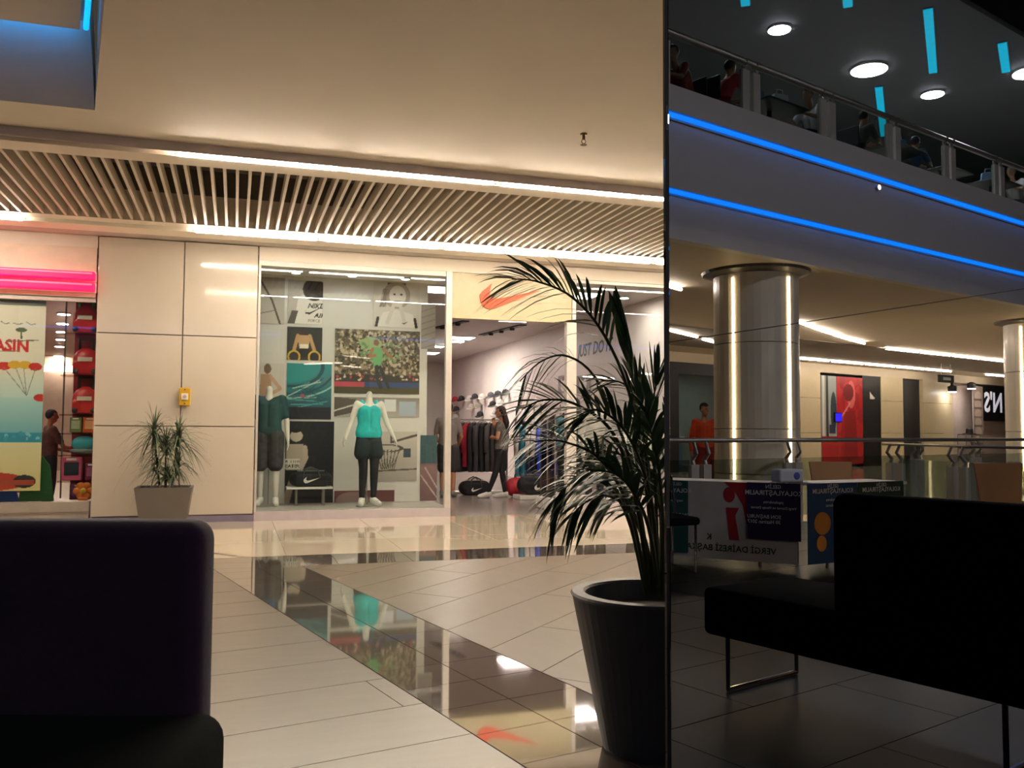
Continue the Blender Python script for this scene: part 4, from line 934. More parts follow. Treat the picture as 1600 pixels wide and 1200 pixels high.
# ------------------------------------------------------------------ small potted dracaena against the wall
p = P(257, 812, 2, 0)
dx, dy = P(257, 790, 1, 11.6).x, 11.6
dr = thing('potted_dracaena', 'grassy dracaena in a square grey planter against the cream wall', 'plant', (dx, dy, 0))
m_pot = M('planter_grey', '#6c655f', .6, var=.04)
q = []
for z, hw in ((0, .25), (.5, .325), (.5, .29), (.4, .285)):
    q.append([(dx + a * hw, dy + b * hw * .85, z) for a, b in ((-1, -1), (1, -1), (1, 1), (-1, 1))])
mb = MB(); mb.add([v for g_ in q for v in g_], [(3, 2, 1, 0)] + [(i * 4 + j, i * 4 + (j + 1) % 4, i * 4 + 4 + (j + 1) % 4, i * 4 + 4 + j) for i in range(3) for j in range(4)] + [(12, 13, 14, 15)])
mb.build('planter', m_pot, dr)
m_soil = M('soil', '#2a211a', .95, bump=.6, scale=30)
box(dx - .28, dy - .23, .39, dx + .28, dy + .23, .42).build('soil', m_soil, dr)
m_leaf = M('dracaena_leaf', '#55644a', .45, var=.25, scale=8)
def blade(mb, base, d, L, wd, droop):
    d = Vector(d).normalized(); side = d.cross(Vector((0, 0, 1)))
    if side.length < .05: side = Vector((1, 0, 0))
    side.normalize(); pts = []
    for i in range(6):
        t_ = i / 5; pts.append((Vector(base) + d * L * t_ - Vector((0, 0, droop * L * t_ * t_)), wd * (1 - t_) ** .7 * (.5 + .5 * min(1, t_ * 4))))
    v = []
    for c, h in pts: v += [c - side * h, c + side * h + Vector((0, 0, .002))]
    mb.add(v, [(2 * i, 2 * i + 1, 2 * i + 3, 2 * i + 2) for i in range(5)])
for hx, hz, n, sp in ((-.14, 1.2, 130, .42), (.14, 1.14, 130, .4), (.0, 1.02, 90, .38), (-.1, .8, 80, .3), (.14, .8, 80, .3), (.02, .7, 80, .3)):
    MB().tube([(dx + hx * .4, dy, .4), (dx + hx * .7, dy, .4 + (hz - .4) * .5), (dx + hx, dy, hz)], .01, 6).build('cane', M('cane_brown', '#4f4030', .8), dr)
    mb = MB()
    for i in range(n):
        az = random.uniform(0, 2 * pi); el = random.uniform(.1, 1.45) if i % 3 else random.uniform(-.3, .5)
        dd = Vector((cos(az) * cos(el), sin(az) * cos(el) * .55, sin(el)))
        blade(mb, (dx + hx, dy, hz + random.uniform(-.16, .03)), dd, sp * random.uniform(.65, 1.08), .013, random.uniform(.4, 1.15) * (1.2 - el * .6))
    tag(mb.build('leaf_cluster', m_leaf, dr), kind='stuff')

# ------------------------------------------------------------------ big palm in the round pot by the mirror
pc = Vector((1.5456, 3.1076, 0))
palm = thing('potted_palm', 'tall feathery palm in a dark round pot beside the mirror', 'plant', pc)
m_pot2 = M('pot_slate', '#3a4046', .5, var=.08, scale=3)
MB().lathe([(0, 0), (.185, 0), (.19, .01), (.305, .57), (.312, .58), (.305, .588), (.262, .588), (.255, .58), (.24, .5), (0, .5)], pc, 48).build('pot', m_pot2, palm, smooth=False)
MB().lathe([(0, .5), (.24, .5), (.24, .515), (0, .53)], pc, 32).build('soil', m_soil, palm)
m_palm = M('palm_leaf', '#42603a', .4, var=.3, scale=5)
m_stem = M('palm_stem', '#3a4223', .5, var=.25, scale=6)
def bez(pts, n):
    pts = [Vector(p) for p in pts]; out = []
    k = len(pts) - 1
    for i in range(n + 1):                                   # catmull-rom
        s_ = i / n * k; j = min(int(s_), k - 1); t_ = s_ - j
        p0, p1, p2, p3 = pts[max(j - 1, 0)], pts[j], pts[j + 1], pts[min(j + 2, k)]
        out.append(.5 * ((2 * p1) + (p2 - p0) * t_ + (2 * p0 - 5 * p1 + 4 * p2 - p3) * t_ ** 2 + (3 * p1 - p0 - 3 * p2 + p3) * t_ ** 3))
    return out
def leaflet(mb, b, d, L, wd, droop):
    d = d.normalized(); side = d.cross(Vector((random.uniform(-.3, .3), random.uniform(-.3, .3), 1))); side = side.normalized() if side.length > .05 else Vector((1, 0, 0))
    v = []
    for t_, h in ((0, .35), (.2, .9), (.5, 1), (.8, .6), (1, .03)):
        c = b + d * L * t_ - Vector((0, 0, droop * L * t_ * t_)); v += [c - side * wd * h, c + side * wd * h]
    mb.add(v, [(2 * i, 2 * i + 1, 2 * i + 3, 2 * i + 2) for i in range(4)])
def frond(px, start=.35, n=26, L=.26, wd=.011, droop=.35, splay=.9, r=.009, tipfan=True):
    """px: (x, y, depth) way points of the rachis"""
    pts = bez([D(x, y, d) for x, y, d in px], 26)
    fr = MB(); fr.tube(pts, [r * (1 - .75 * i / 26) for i in range(27)], 6)
    f = fr.build('frond_stem', m_stem, palm, smooth=True)
    mb = MB(); k0 = int(start * 26)
    for i in range(n):
        s_ = start + (1 - start) * (i + .5) / n; k_ = min(int(s_ * 26), 25); p = pts[k_].lerp(pts[k_ + 1], s_ * 26 - k_); tg = (pts[k_ + 1] - pts[k_]).normalized()
        sd = tg.cross(FW); sd.normalize()
        for sg in (-1, 1):
            a = splay * (1 - .55 * (s_ - start) / (1 - start)) * random.uniform(.85, 1.12)
            dd = tg * cos(a) + (sd * sg * .8 + FW * random.uniform(-.45, .45)) * sin(a)
            ll = L * (.55 + .45 * sin(pi * min(1, .15 + .85 * (s_ - start) / (1 - start)))) * random.uniform(.85, 1.12)
            leaflet(mb, p, dd, ll, wd * random.uniform(.8, 1.2), droop * random.uniform(.6, 1.4))
    o = mb.build('leaflets', m_palm, f); o['kind'] = 'stuff'
DP = 3.35
# the big arching frond over the sign, then the others
frond([(1024, 930, DP), (1010, 760, DP), (985, 620, DP - .05), (945, 525, DP - .1), (895, 465, DP - .12), (840, 440, DP - .15), (800, 436, DP - .15)], .46, 26, .25, .0085, .35, .85)
frond([(1018, 930, DP), (1000, 800, DP), (975, 690, DP + .1), (930, 590, DP + .15), (885, 556, DP + .15), (845, 565, DP + .15), (812, 596, DP + .15)], .6, 15, .17, .0062, .6, .8)
frond([(1015, 930, DP), (995, 790, DP - .1), (960, 680, DP - .2), (900, 632, DP - .25), (850, 625, DP - .3), (815, 640, DP - .3)], .42, 24, .2, .0085, .3, .85)
frond([(1012, 930, DP), (985, 800, DP - .15), (940, 720, DP - .3), (880, 690, DP - .35), (835, 690, DP - .35)], .42, 20, .2, .0085, .4, .8)
frond([(1010, 930, DP), (985, 820, DP - .1), (955, 765, DP - .2), (915, 745, DP - .25), (880, 765, DP - .25), (865, 790, DP - .25)], .42, 26, .17, .0085, .5, .8)
frond([(1022, 930, DP), (1015, 780, DP), (1003, 660, DP + .05), (990, 590, DP + .1), (976, 530, DP + .1), (968, 500, DP + .1)], .6, 9, .19, .014, .0, .16)
frond([(1028, 930, DP), (1025, 780, DP), (1020, 680, DP), (1022, 620, DP), (1030, 580, DP)], .5, 10, .2, .009, .05, .45)
frond([(1026, 930, DP), (1018, 780, DP + .1), (1008, 680, DP + .15), (1000, 620, DP + .2), (992, 590, DP + .2)], .5, 10, .17, .01, .05, .4)
frond([(1030, 930, DP), (1020, 800, DP - .1), (1000, 720, DP - .2), (970, 665, DP - .25), (930, 640, DP - .3), (895, 655, DP - .3)], .4, 24, .2, .009, .35, .85)
frond([(1034, 930, DP), (1032, 800, DP + .1), (1020, 720, DP + .1), (1000, 685, DP + .15), (960, 672, DP + .2), (925, 695, DP + .2)], .4, 22, .2, .01, .4, .85)
frond([(1030, 930, DP), (1015, 830, DP - .2), (990, 770, DP - .3), (960, 740, DP - .35), (920, 735, DP - .4)], .35, 24, .18, .01, .4, .85)
frond([(1036, 930, DP), (1036, 820, DP - .1), (1030, 740, DP - .15), (1020, 690, DP - .2), (1010, 640, DP - .2)], .35, 18, .18, .011, .3, .75)
frond([(1036, 930, DP), (1034, 800, DP + .05), (1025, 700, DP), (1005, 640, DP), (975, 600, DP), (940, 595, DP)], .5, 20, .17, .008, .35, .8)
frond([(1032, 930, DP), (1026, 830, DP + .1), (1012, 760, DP + .1), (985, 720, DP + .1), (945, 705, DP + .1), (905, 725, DP + .1)], .35, 24, .17, .0095, .45, .85)
frond([(1020, 930, DP), (1010, 860, DP), (985, 800, DP - .05), (950, 775, DP - .1), (915, 785, DP - .15), (890, 810, DP - .15)], .4, 22, .15, .0095, .5, .8)
frond([(1040, 930, DP), (1040, 850, DP), (1030, 790, DP), (1005, 755, DP), (970, 750, DP)], .35, 20, .16, .0095, .45, .85)
frond([(1038, 930, DP), (1042, 800, DP + .1), (1050, 700, DP + .1), (1065, 620, DP + .1), (1085, 560, DP + .1)], .35, 16, .2, .011, .25, .6)
frond([(1040, 930, DP), (1050, 820, DP + .2), (1075, 730, DP + .2), (1120, 680, DP + .2), (1170, 690, DP + .2)], .35, 20, .22, .01, .4, .85)
frond([(1024, 930, DP), (1010, 850, DP + .1), (990, 800, DP + .2), (965, 780, DP + .25), (935, 790, DP + .3)], .4, 18, .16, .01, .5, .85)
# ------------------------------------------------------------------ sofa in the foreground, seen from the front, its right end in view
sofa = thing('sofa', 'dark purple and black sofa at the lower left foreground', 'sofa', (-.9, 2.3, 0))
m_purple = M('sofa_purple', '#221024', .95, var=.1, scale=60, sheen=.25, bump=.1, spec=.1)
m_sblack = M('sofa_black', '#0d110e', .95, var=.1, scale=60, bump=.1, spec=.1)
rz = -.235                                               # backrest runs square to the view
bc = D(-160, 960, 2.14); br = D(325, 960, 2.06)
uax = Vector((cos(YAW), -sin(YAW), 0)); vax = Vector((sin(YAW), cos(YAW), 0))
Rm = Matrix.Rotation(-YAW, 4, 'Z')
right = D(314, 817, 2.1); zt_ = right.z; zb = D(308, 1107, 2.1).z
Wd = 1.5
c = right - uax * Wd / 2 + vax * .07
MB().rbox((c.x, c.y, (zt_ + zb) / 2 - .06), (Wd, .14, zt_ - zb + .12), .05, -YAW, 5).build('backrest', m_purple, sofa, smooth=True)
c2 = right - uax * (Wd / 2 - .03) - vax * .36
MB().rbox((c2.x, c2.y, zb - .11), (Wd + .06, .86, .2), .06, -YAW, 5).build('seat', m_sblack, sofa, smooth=True)
c3 = right - uax * Wd / 2 - vax * .3
for k in (-1, 1):
    q = c3 + uax * k * .6
    MB().tube([q - vax * .3 + Vector((0, 0, zb - .22 - q.z)), Vector((q.x, q.y, .012)) - vax * .3, Vector((q.x, q.y, .012)) + vax * .3, q + vax * .3 + Vector((0, 0, zb - .22 - q.z))], .012, 8).build('sled_leg', m_chrome, sofa)
# ------------------------------------------------------------------ mirror-clad pillar
m_mirror = M('smoked_mirror', '#807f81', .0, metal=1, var=.0)
WM = 1.95
pts = [ME, ME + MD * WM, ME + MD * (WM + .25) + MN * .4, ME + MD * (WM * .8) + MN * .75, ME + MD * .62 + MN * .55]
pil = thing('mirror_pillar', 'tall smoked mirror pillar at the right, full of reflections', 'pillar', ME + MD * 1.0)
ctr = sum(pts, Vector((0, 0, 0))) / len(pts)
MB().prism([(ctr.x + (q.x - ctr.x) * .985, ctr.y + (q.y - ctr.y) * .985) for q in pts], (0, 0, 0), (1, 0, 0), (0, 1, 0), 3.699).build('pillar_core', m_black, pil)
for i in range(5):
    a = pts[i]; b = pts[(i + 1) % 5]; d = (b - a).normalized(); n_ = Vector((d.y, -d.x, 0))
    if n_.dot(a - ctr) < 0: n_ = -n_
    mb = MB(); mb.prism([(a.x, a.y), (b.x, b.y), (b.x - n_.x * .008, b.y - n_.y * .008), (a.x - n_.x * .008, a.y - n_.y * .008)], (0, 0, .002), (1, 0, 0), (0, 1, 0), 3.695)
    mb.build('mirror_face', m_mirror, pil)
def onm(x, y):
    d = ray(x, y); t = (ME - CAM).dot(MN) / d.dot(MN); return CAM + t * d - MN * .0008
MB().tube([onm(1042, 535.5), onm(1320, 494), onm(1640, 445)], .0013, 6).build('crack_line', m_black, pil)

# ------------------------------------------------------------------ the hall behind the camera (seen in the mirror)
m_fas = M('fascia_grey', '#d2cccb', .6, var=.02)
m_soff = M('soffit_cream', '#cbbfa8', .65, var=.02)
YS = -3.9
bal = setting('wall_balcony', (14, YS, 3.6))
struct(box(-6, -15, 3.6, 46, YS - .25, 3.75), 'ceiling_walkway', m_soff)
box(-6, YS - .25, 3.6, 46, YS - .1, 4.2).build('fascia_band', m_fas, bal)
box(-6, YS - .12, 4.2, 46, YS + .0, 5.1).build('fascia_band', m_fas, bal)
box(-6, YS - .12, 5.1, 46, YS + .12, 5.42).build('fascia_band', m_fas, bal)
struct(box(-6, -15, 5.05, 46, YS - .12, 5.35), 'floor_upper', M('upper_floor', '#a09a90', .4))
for z, y, lb in ((4.19, YS - .085, 'lower'), (5.09, YS + .03, 'upper')):
    t = thing('led_strip', '%s blue LED line along the balcony front in the mirror' % lb, 'light', (20, y, z), 0, 'blue lines on the balcony')
    box(-6, y, z - .035, 46, y + .05, z + .005).build('strip', m_blue, t)
    box(-6, y - .02, z - .06, 46, y - .002, z + .005).build('channel', m_fas, t)
# balustrades
def balustrade(label, pts_, z0, hgt, posts, mat_post, rail_r=.03, zg0=.08, zg1=.86):
    a, b = Vector(pts_[0]), Vector(pts_[1]); d = (b - a).normalized(); n_ = Vector((-d.y, d.x, 0)); ang = atan2(d.y, d.x)
    t = thing('balustrade', label, 'railing', (a.x, a.y, z0))
    MB().tube([a + Vector((0, 0, z0 + hgt)), b + Vector((0, 0, z0 + hgt))], rail_r, 10).build('handrail', M('rail_steel', '#a9a49c', .3, metal=.7), t, smooth=True)
    L = (b - a).length; prev = None
    for s_ in posts:
        c = a + d * s_
        for k in (-.11, .11):
            q = c + d * k
            po = MB().obox((q.x, q.y, z0 + .4), (.14, .06, .8), ang).build('post', mat_post, t)
            MB().tube([(q.x, q.y, z0 + .78), (q.x - n_.x * .02, q.y - n_.y * .02, z0 + .86), (q.x + n_.x * .05, q.y + n_.y * .05, z0 + .94), (q.x, q.y, z0 + hgt - rail_r * .5)], [.03, .026, .022, .02], 8).build('bracket', m_grey, po)
        if prev is not None:
            c0 = a + d * (prev + .19); c1 = a + d * (s_ - .19); m_ = (c0 + c1) / 2
            MB().obox((m_.x, m_.y, z0 + (zg0 + zg1) / 2), ((c1 - c0).length, .012, zg1 - zg0), ang).build('glass_panel', m_rglass, t)
        prev = s_
    return t
m_wpost = M('post_white', '#b9b4ac', .45, var=.03)
balustrade('glass railing with white posts along the far walkway in the mirror', ((3.0, YS, 0), (27, YS, 0)), 0, 1.1, [1.0, 2.9, 4.75, 6.6, 9.75, 11.6, 14.5, 17, 20, 23], m_wpost)
r0, r1 = Q(1380, 694, 2, 1.05), Q(1640, 701, 2, 1.05)
balustrade('nearer slanting railing at the right of the mirror', ((10.8, -3.3, 0), (9.35, -.5, 0)), 0, 1.05, [.3, 1.6, 2.9], m_wpost, .016)
xs_ = [5.3, 7.02, 8.75, 10.47, 12.2, 13.9, 15.63, 17.4, 19.2, 21]
balustrade('upper balcony glass railing with tapered posts and steel handrail', ((3.0, YS + .02, 0), (24, YS + .02, 0)), 5.2, .92, [x - 3 for x in xs_], m_wpost, .045)
# columns with light lines
m_col = M('column_gloss', '#dcd6c8', .3, var=.03, coat=.15)
def column(label, x, y, ledpx):
    t = thing('round_column', label, 'column', (x, y, 0))
    for k, (z0, z1) in enumerate(((.0, .6), (.606, 1.25), (1.256, 2.5), (2.506, 3.52))):
        MB().lathe([(.6, z0), (.62, z0 + .004), (.62, z1 - .004), (.6, z1)], (x, y, 0), 40).build('column_drum', m_col, t, smooth=False)
    MB().lathe([(.62, 3.52), (.78, 3.56), (.8, 3.598)], (x, y, 0), 40).build('capital_ring', M('ring_dark', '#5f5a54', .5), t)
    for ang in ledpx:
        q = Vector((x + .632 * cos(ang), y + .632 * sin(ang), 0))
        l = MB().tube([q + Vector((0, 0, .05)), q + Vector((0, 0, 3.45))], .014, 8).build('light_line', M('column_light', '#ffffff', .5, emit='#ffe0a8', es=32), t)
    return t
def ang_of(px, cx, cy):
    best = None
    for i in range(360):
        a = i / 360 * 2 * pi; q = Vector((cx + .632 * cos(a), cy + .632 * sin(a), 1.9)); im = q - 2 * (q - ME).dot(MN) * MN
        v = im - CAM; dep = v.dot(FW); xx = 800 + F * v.dot(RT) / dep
        if best is None or abs(xx - px) + dep * 8 < best[0]: best = (abs(xx - px) + dep * 8, a)
    return best[1]
column('large round column with two vertical light lines in the mirror', 10.12, -4.9, [ang_of(1146, 10.12, -4.9), ang_of(1235, 10.12, -4.9)])
column('second round column cut by the right edge of the mirror view', 19.4, -4.9, [ang_of(1597, 19.4, -4.9)])
# far shopfronts
YB2 = -14.7
m_pil = M('far_pilaster', '#c6b998', .4, var=.03)
struct(box(-6, -15.2, 3.3, 46, YB2 - .02, 3.6), 'wall_far_header', m_soff)
fw = setting('wall_far', (28, YB2, 0))
for x0, x1 in ((29.75, 31.25), (32.7, 34.95), (23.2, 26.0)):
    for z0, z1 in ((0, 1.2), (1.21, 2.4), (2.41, 3.3)):
        box(x0, -15.1, z0, x1, YB2, z1 - .0).build('wall_panel', m_pil, fw)
box(-6, -15.2, 0, 17.5, -15.1, 3.3).build('wall_plain', m_pil, fw)
def display(label, x0, x1, z0, z1, cv, y=YB2, mat=None, name='shop_poster'):
    o = sheet(name, cv, (x1, y, z0), (x0 - x1, 0, 0), (0, 0, z1 - z0), .03, mat or m_print); return tag(o, label, 'poster')
cv = Canvas(70, 100, '#a01c20').dots(60, 0, 0, 1, 1, .12, ['#a51d22', '#8f181d', '#b02428']).ell(.45, .8, .16, .16, '#c9615c').poly([(.2, .05), (.75, .05), (.7, .6), (.3, .62)], '#7c1418').line([(.5, .7), (.9, .5)], .015, '#dd8888').ell(.55, .82, .2, .1, '#6e1015')
display('tall red poster on a far shop window in the mirror', 26.95, 28.55, .1, 3.2, cv)
cv = Canvas(50, 100, '#9aa5a2').rect(.55, 0, .7, 1, '#3c3c3a').rect(.8, 0, .92, 1, '#d0cec4').ell(.2, .6, .2, .22, '#33414a').rect(0, 0, 1, .32, '#a01c20').rect(.1, .35, .5, .45, '#2a2f4a')
display('grey and white poster beside the red one in the mirror', 26.05, 26.93, .1, 3.2, cv)
scr = thing('screen', 'small glowing blue screen beside the red poster in the mirror', 'screen', (27.0, YB2 + .06, 1.55))
MB().rbox((26.95, YB2 + .04, 1.75), (.42, .05, .34), .01).build('bezel', m_black, scr)
MB().rbox((26.95, YB2 + .07, 1.75), (.36, .012, .28), .004).build('display', M('screen_blue', '#2018ff', .4, emit='#2a20ff', es=2.5), scr)
blk = thing('logo_wall', 'black shop panel with white three bar logo in the mirror', 'panel', (29.15, YB2, 0))
box(28.57, -15.0, 0, 29.74, YB2 - .02, 3.3).build('panel_board', m_black, blk)
for i, (x0, h) in enumerate(((0, .1), (.1, .18), (.2, .27))):
    MB().prism([(-.0 - x0 + .0, 0), (-.07 - x0, 0), (-.07 - x0 + .0 + .05 * i * 0 + .0, h), (-.0 - x0 + .05, h * .6)], (29.3, YB2 - .012, 2.45), (1, 0, 0), (0, 0, 1), -.008).build('logo_bar', m_white, blk)
struct(box(31.26, -15.0, 0, 32.69, YB2 - .15, 3.3), 'wall_far_dark', m_dark)
# far shop with the sign
struct(box(34.96, -15.2, 0, 40.5, -15.1, 3.3), 'wall_far_shop', M('far_shop_wall', '#b8aaa4', .6))
sg = thing('shop_sign', 'black far shop sign with white letters in the mirror', 'sign', (38.9, YB2, 2.1))
box(37.5, YB2 - .1, 1.75, 40.5, YB2, 3.25).build('sign_board', m_black, sg)
text('letters', "N'S", 1.15, (38.35, YB2 + .004, 2.5), (-1, 0, 0), (0, 0, 1), M('sign_white', '#ffffff', .5, emit='#e8ecff', es=1.2), sg, bold=.03)
cv = Canvas(40, 80, '#a3938c')
for i in range(7): cv.ell(.5, .15 + i * .12, .32, .06, '#cbbdb4').line([(.1, .1 + i * .12), (.9, .1 + i * .12)], .02, '#6a5c58')
display('patterned display panel in the far shop window', 36.6, 37.45, .1, 3.2, cv)
for i, (px, py, lb) in enumerate(((1488, 612, 'left'), (1518, 607, 'right'))):
    p = Q(px, py, 1, -14.4); t = thing('spotlight', '%s spotlight in the far shop of the mirror' % lb, 'spotlight', (p.x, -14.4, p.z), 0, 'far shop spotlights')
    MB().lathe([(0, -.005), (.16, 0), (.18, .2), (.06, .26), (.06, 3.3 - p.z)], (p.x, -14.4, p.z), 14).build('lamp_head', m_dark, t)
    MB().lathe([(0, -.02), (.15, -.02), (.15, -.006), (0, -.006)], (p.x, -14.4, p.z), 14).build('lens', m_spot, t)
sh = shelf('display table with hat in the far shop window', (36.0, -14.6, 0), 1.1, .4, [.6, 1.15], m_dark)
t = thing('hat', 'dark hat on the far shop display', 'hat', (36.05, -14.6, 1.19))
MB().lathe([(.26, 0), (.26, .02), (.14, .03), (.13, .2), (.1, .24), (0, .24)], (36.05, -14.6, 1.19), 16).build('hat_body', m_black, t)
MB().lathe([(.143, .035), (.141, .08)], (36.05, -14.6, 1.19), 16).build('hat_band', m_dark, t)
ex = Q(1478, 592, 1, -12.0)
es_ = thing('exit_sign', 'small dark hanging sign over the far walkway', 'sign', (ex.x, -12, ex.z))
MB().rbox((ex.x, -12, ex.z), (1.0, .06, .26), .01).build('sign_plate', m_black, es_)
for k in (-.3, .3): MB().tube([(ex.x + k, -12, ex.z + .12), (ex.x + k, -12, 3.6)], .008, 6).build('hanger', m_grey, es_)
MB().rbox((ex.x, -11.965, ex.z), (.5, .012, .1), .003).build('sign_mark', M('sign_dim', '#8a9088', .5), es_)
# left far shop with teal wall
struct(box(17.6, -20, 0, 23.1, -19.9, 3.4), 'wall_far_teal', M('teal_wall', '#3f9a86', .6))
struct(box(23.0, -20, 0, 23.19, -15.2, 3.4), 'wall_far_teal_side', M('far_shop_wall'))
struct(box(17.5, -20, 0, 17.6, -15.2, 3.4), 'wall_far_teal_left', m_dark)
struct(box(17.6, -19.9, 3.3, 23.0, -15.2, 3.4), 'ceiling_far_teal', m_dark)
ff = setting('window_4', (20, YB2, 0))
box(17.5, YB2 - .2, 0, 19.0, YB2 - .05, 3.3).build('window_frame', m_black, ff)
box(19.0, YB2 - .2, 2.95, 23.2, YB2 - .05, 3.3).build('window_frame', m_black, ff)
box(19.05, YB2 - .13, 0, 23.15, YB2 - .12, 2.95).build('window_pane', m_glass, ff)
for i in range(5):
    p = Q(1080 + i * 3, 563 + i * 7, 2, 3.28)
    t = thing('ceiling_spot', '%s ceiling spot inside the far teal shop' % ORD[i], 'lamp', (20.2 + .45 * i, -16.0 - .7 * i, 3.26), 0, 'ceiling spots of the teal shop')
    MB().lathe([(0, 0), (.16, 0), (.17, .03), (0, .03)], (20.2 + .45 * i, -16.0 - .7 * i, 3.262), 14).build('rim', M('weak_glow', '#ffffff', .5, emit='#fff0d8', es=6), t)
tl = thing('ceiling_fill_panel', 'added fill panel in the ceiling of the far teal shop', 'lamp', (21.0, -18.6, 3.27))  # added to bring light to the teal wall
MB().box(20.2, -18.9, 3.285, 21.8, -18.3, 3.299).build('housing', m_whitem, tl)
MB().box(20.25, -18.85, 3.275, 21.75, -18.35, 3.285).build('diffuser', M('teal_fill_glow', '#ffffff', .5, emit='#d8fff0', es=14), tl)
ctr_ = thing('shop_counter', 'counter in the far teal shop', 'counter', (20.6, -17.5, 0))
MB().rbox((20.6, -17.5, .5), (2.4, .6, 1.0), .02).build('counter_body', M('counter_blue', '#5f7f93', .5), ctr_)
MB().rbox((20.6, -17.5, 1.03), (2.5, .7, .05), .01).build('counter_top', m_white, ctr_)
# far ceiling: tube rows and darker slatted field
struct(box(13, -13.3, 3.585, 46, -10.15, 3.599), 'ceiling_far_field', M('far_field', '#7e766b', .7))
def mtube(pxa, pxb, label, y=None):
    a = Q(*pxa, 2, 3.55); b = Q(*pxb, 2, 3.55)
    tube_lamp(a.x, b.x, a.y if y is None else y, 3.555, label, 'far tube lights in the mirror', b.y if y is None else y, m_tubef)
for i in range(5): tube_lamp(22.2 + i * 1.8, 23.92 + i * 1.8, -10.0, 3.555, '%s tube of the nearer far row in the mirror' % ORD[i], 'nearer far row in the mirror', None, m_tubef)
for i in range(5): tube_lamp(22.9 + i * 1.95, 24.75 + i * 1.95, -13.5, 3.555, '%s tube of the farthest row in the mirror' % ORD[i], 'farthest row in the mirror', None, m_tubef)
tube_lamp(35.2, 37.6, -13.5, 3.555, 'lone tube near the second column in the mirror', 'farthest row in the mirror', None, m_tubef)
mtube((1246, 503), (1268, 511), 'first tube of the slanting row right of the column in the mirror')
mtube((1270, 512), (1312, 526), 'second tube of the slanting row right of the column in the mirror')
mtube((1314, 527), (1351, 537), 'third tube of the slanting row right of the column in the mirror')
mtube((1041, 515), (1090, 527), 'longer tube left of the column in the mirror')
mtube((1097, 530), (1125, 537), 'shorter tube left of the column in the mirror')
mtube((1030, 443), (1065, 453), 'tube at the mirror edge above the walkway')
# downlight under the balcony band
p = Q(1370, 287, 1, YS + .01); p.z = 4.95
t = thing('spotlight', 'single small spotlight under the upper blue line in the mirror', 'spotlight', (p.x, YS + .0, 4.93))
MB().tube([(p.x, YS + .001, p.z), (p.x, YS + .05, p.z)], .045, 12).build('housing', m_whitem, t)
MB().tube([(p.x, YS + .05, p.z), (p.x, YS + .056, p.z)], .04, 12).build('lens', M('weak_glow', '#ffffff', .5, emit='#fff0d8', es=6), t)
# upper storey: ceiling with discs and cyan slots, back wall, roof truss
m_upc = M('upper_ceiling', '#646a6a', .6, var=.03)
uc = struct(box(-6, -15, 8.6, 46, YS + .1, 8.75), 'ceiling_upper', m_upc)
struct(box(-6, -15.1, 5.15, 46, -15, 8.6), 'wall_upper_back', M('upper_back', '#7d7f7c', .6))
m_disc = M('disc_glow', '#ffffff', .5, emit='#f4f6ff', es=210)
for i, (x, y, r) in enumerate(((9.7, -6.28, .2), (12.62, -6.28, .2), (15.56, -6.31, .35), (17.85, -6.22, .23), (18.3, -4.4, .34))):
    t = thing('disc_lamp', '%s round ceiling lamp of the upper storey counted from the mirror edge' % ORD[i], 'lamp', (x, y, 8.55), 0, 'round lamps of the upper storey')
    MB().lathe([(r, 0), (r * 1.04, .01), (r * 1.04, .048)], (x, y, 8.55), 32).build('rim', m_whitem, t)
    MB().lathe([(0, -.003), (r, -.003), (r, .003), (0, .003)], (x, y, 8.55), 32).build('disc', m_disc, t)
m_cyan = M('cyan_slot', '#20b8d8', .5, emit='#10a8c8', es=2.4)
k = 0
for (ax, ay), (bx_, by) in (((1450, 15), (1458, 113)), ((1373, 137), (1381, 212)), ((1566, 68), (1572, 112)), ((1159, -60), (1165, 8)), ((1318, -90), (1325, 10)), ((1045, 118), (1046, 130))):
    a = Q(ax, ay, 2, 8.57); b = Q(bx_, by, 2, 8.57); d = b - a; c = (a + b) / 2
    t = thing('light_slot', '%s cyan light slot in the upper ceiling of the mirror' % ORD[k], 'light', (c.x, c.y, 8.56), 0, 'cyan light slots'); k += 1
    MB().obox((c.x, c.y, 8.565), (d.length, .15, .03), atan2(d.y, d.x)).build('slot_light', m_cyan, t)
    MB().obox((c.x, c.y, 8.585), (d.length + .04, .19, .006), atan2(d.y, d.x)).build('slot_rim', m_grey, t)
# unseen storey above the camera's side, its round lamps added to light the balcony
struct(box(-6, 4.5, 8.6, 30, 12, 8.75), 'ceiling_upper_near', m_upc)
for i in range(5):
    x, y, r = 1.5 + i * 3.4, 6.0, .3
    t = thing('disc_lamp', '%s added round lamp of the unseen storey above, on the near side of the hall' % ORD[i], 'lamp', (x, y, 8.55), 0, 'added round lamps above the near side')
    MB().lathe([(r, 0), (r * 1.04, .01), (r * 1.04, .048)], (x, y, 8.55), 32).build('rim', m_whitem, t)
    MB().lathe([(0, -.003), (r, -.003), (r, .003), (0, .003)], (x, y, 8.55), 32).build('disc', m_disc, t)
rt_ = thing('roof_truss', 'dark steel roof truss over the open hall in the mirror', 'truss', (14, 0, 12))
for i in range(9):
    x = 8 + i * 2.2
    MB().tube([(x, -4, 11.8), (x, 8, 11.8)], .05, 6).build('chord', m_dark, rt_)
    MB().tube([(x, -4, 11.8), (x + 2.2, -1.5, 13.2)], .035, 6).build('brace', m_dark, rt_)
    MB().tube([(x + 2.2, -1.5, 13.2), (x, 1, 11.8)], .035, 6).build('brace', m_dark, rt_)
MB().tube([(4, -1.5, 13.2), (32, -1.5, 13.2)], .05, 6).build('chord', m_dark, rt_)
struct(box(-6, -15, 14, 46, 12, 14.1), 'ceiling_roof', M('roof_dark', '#1c1d1e', .8))
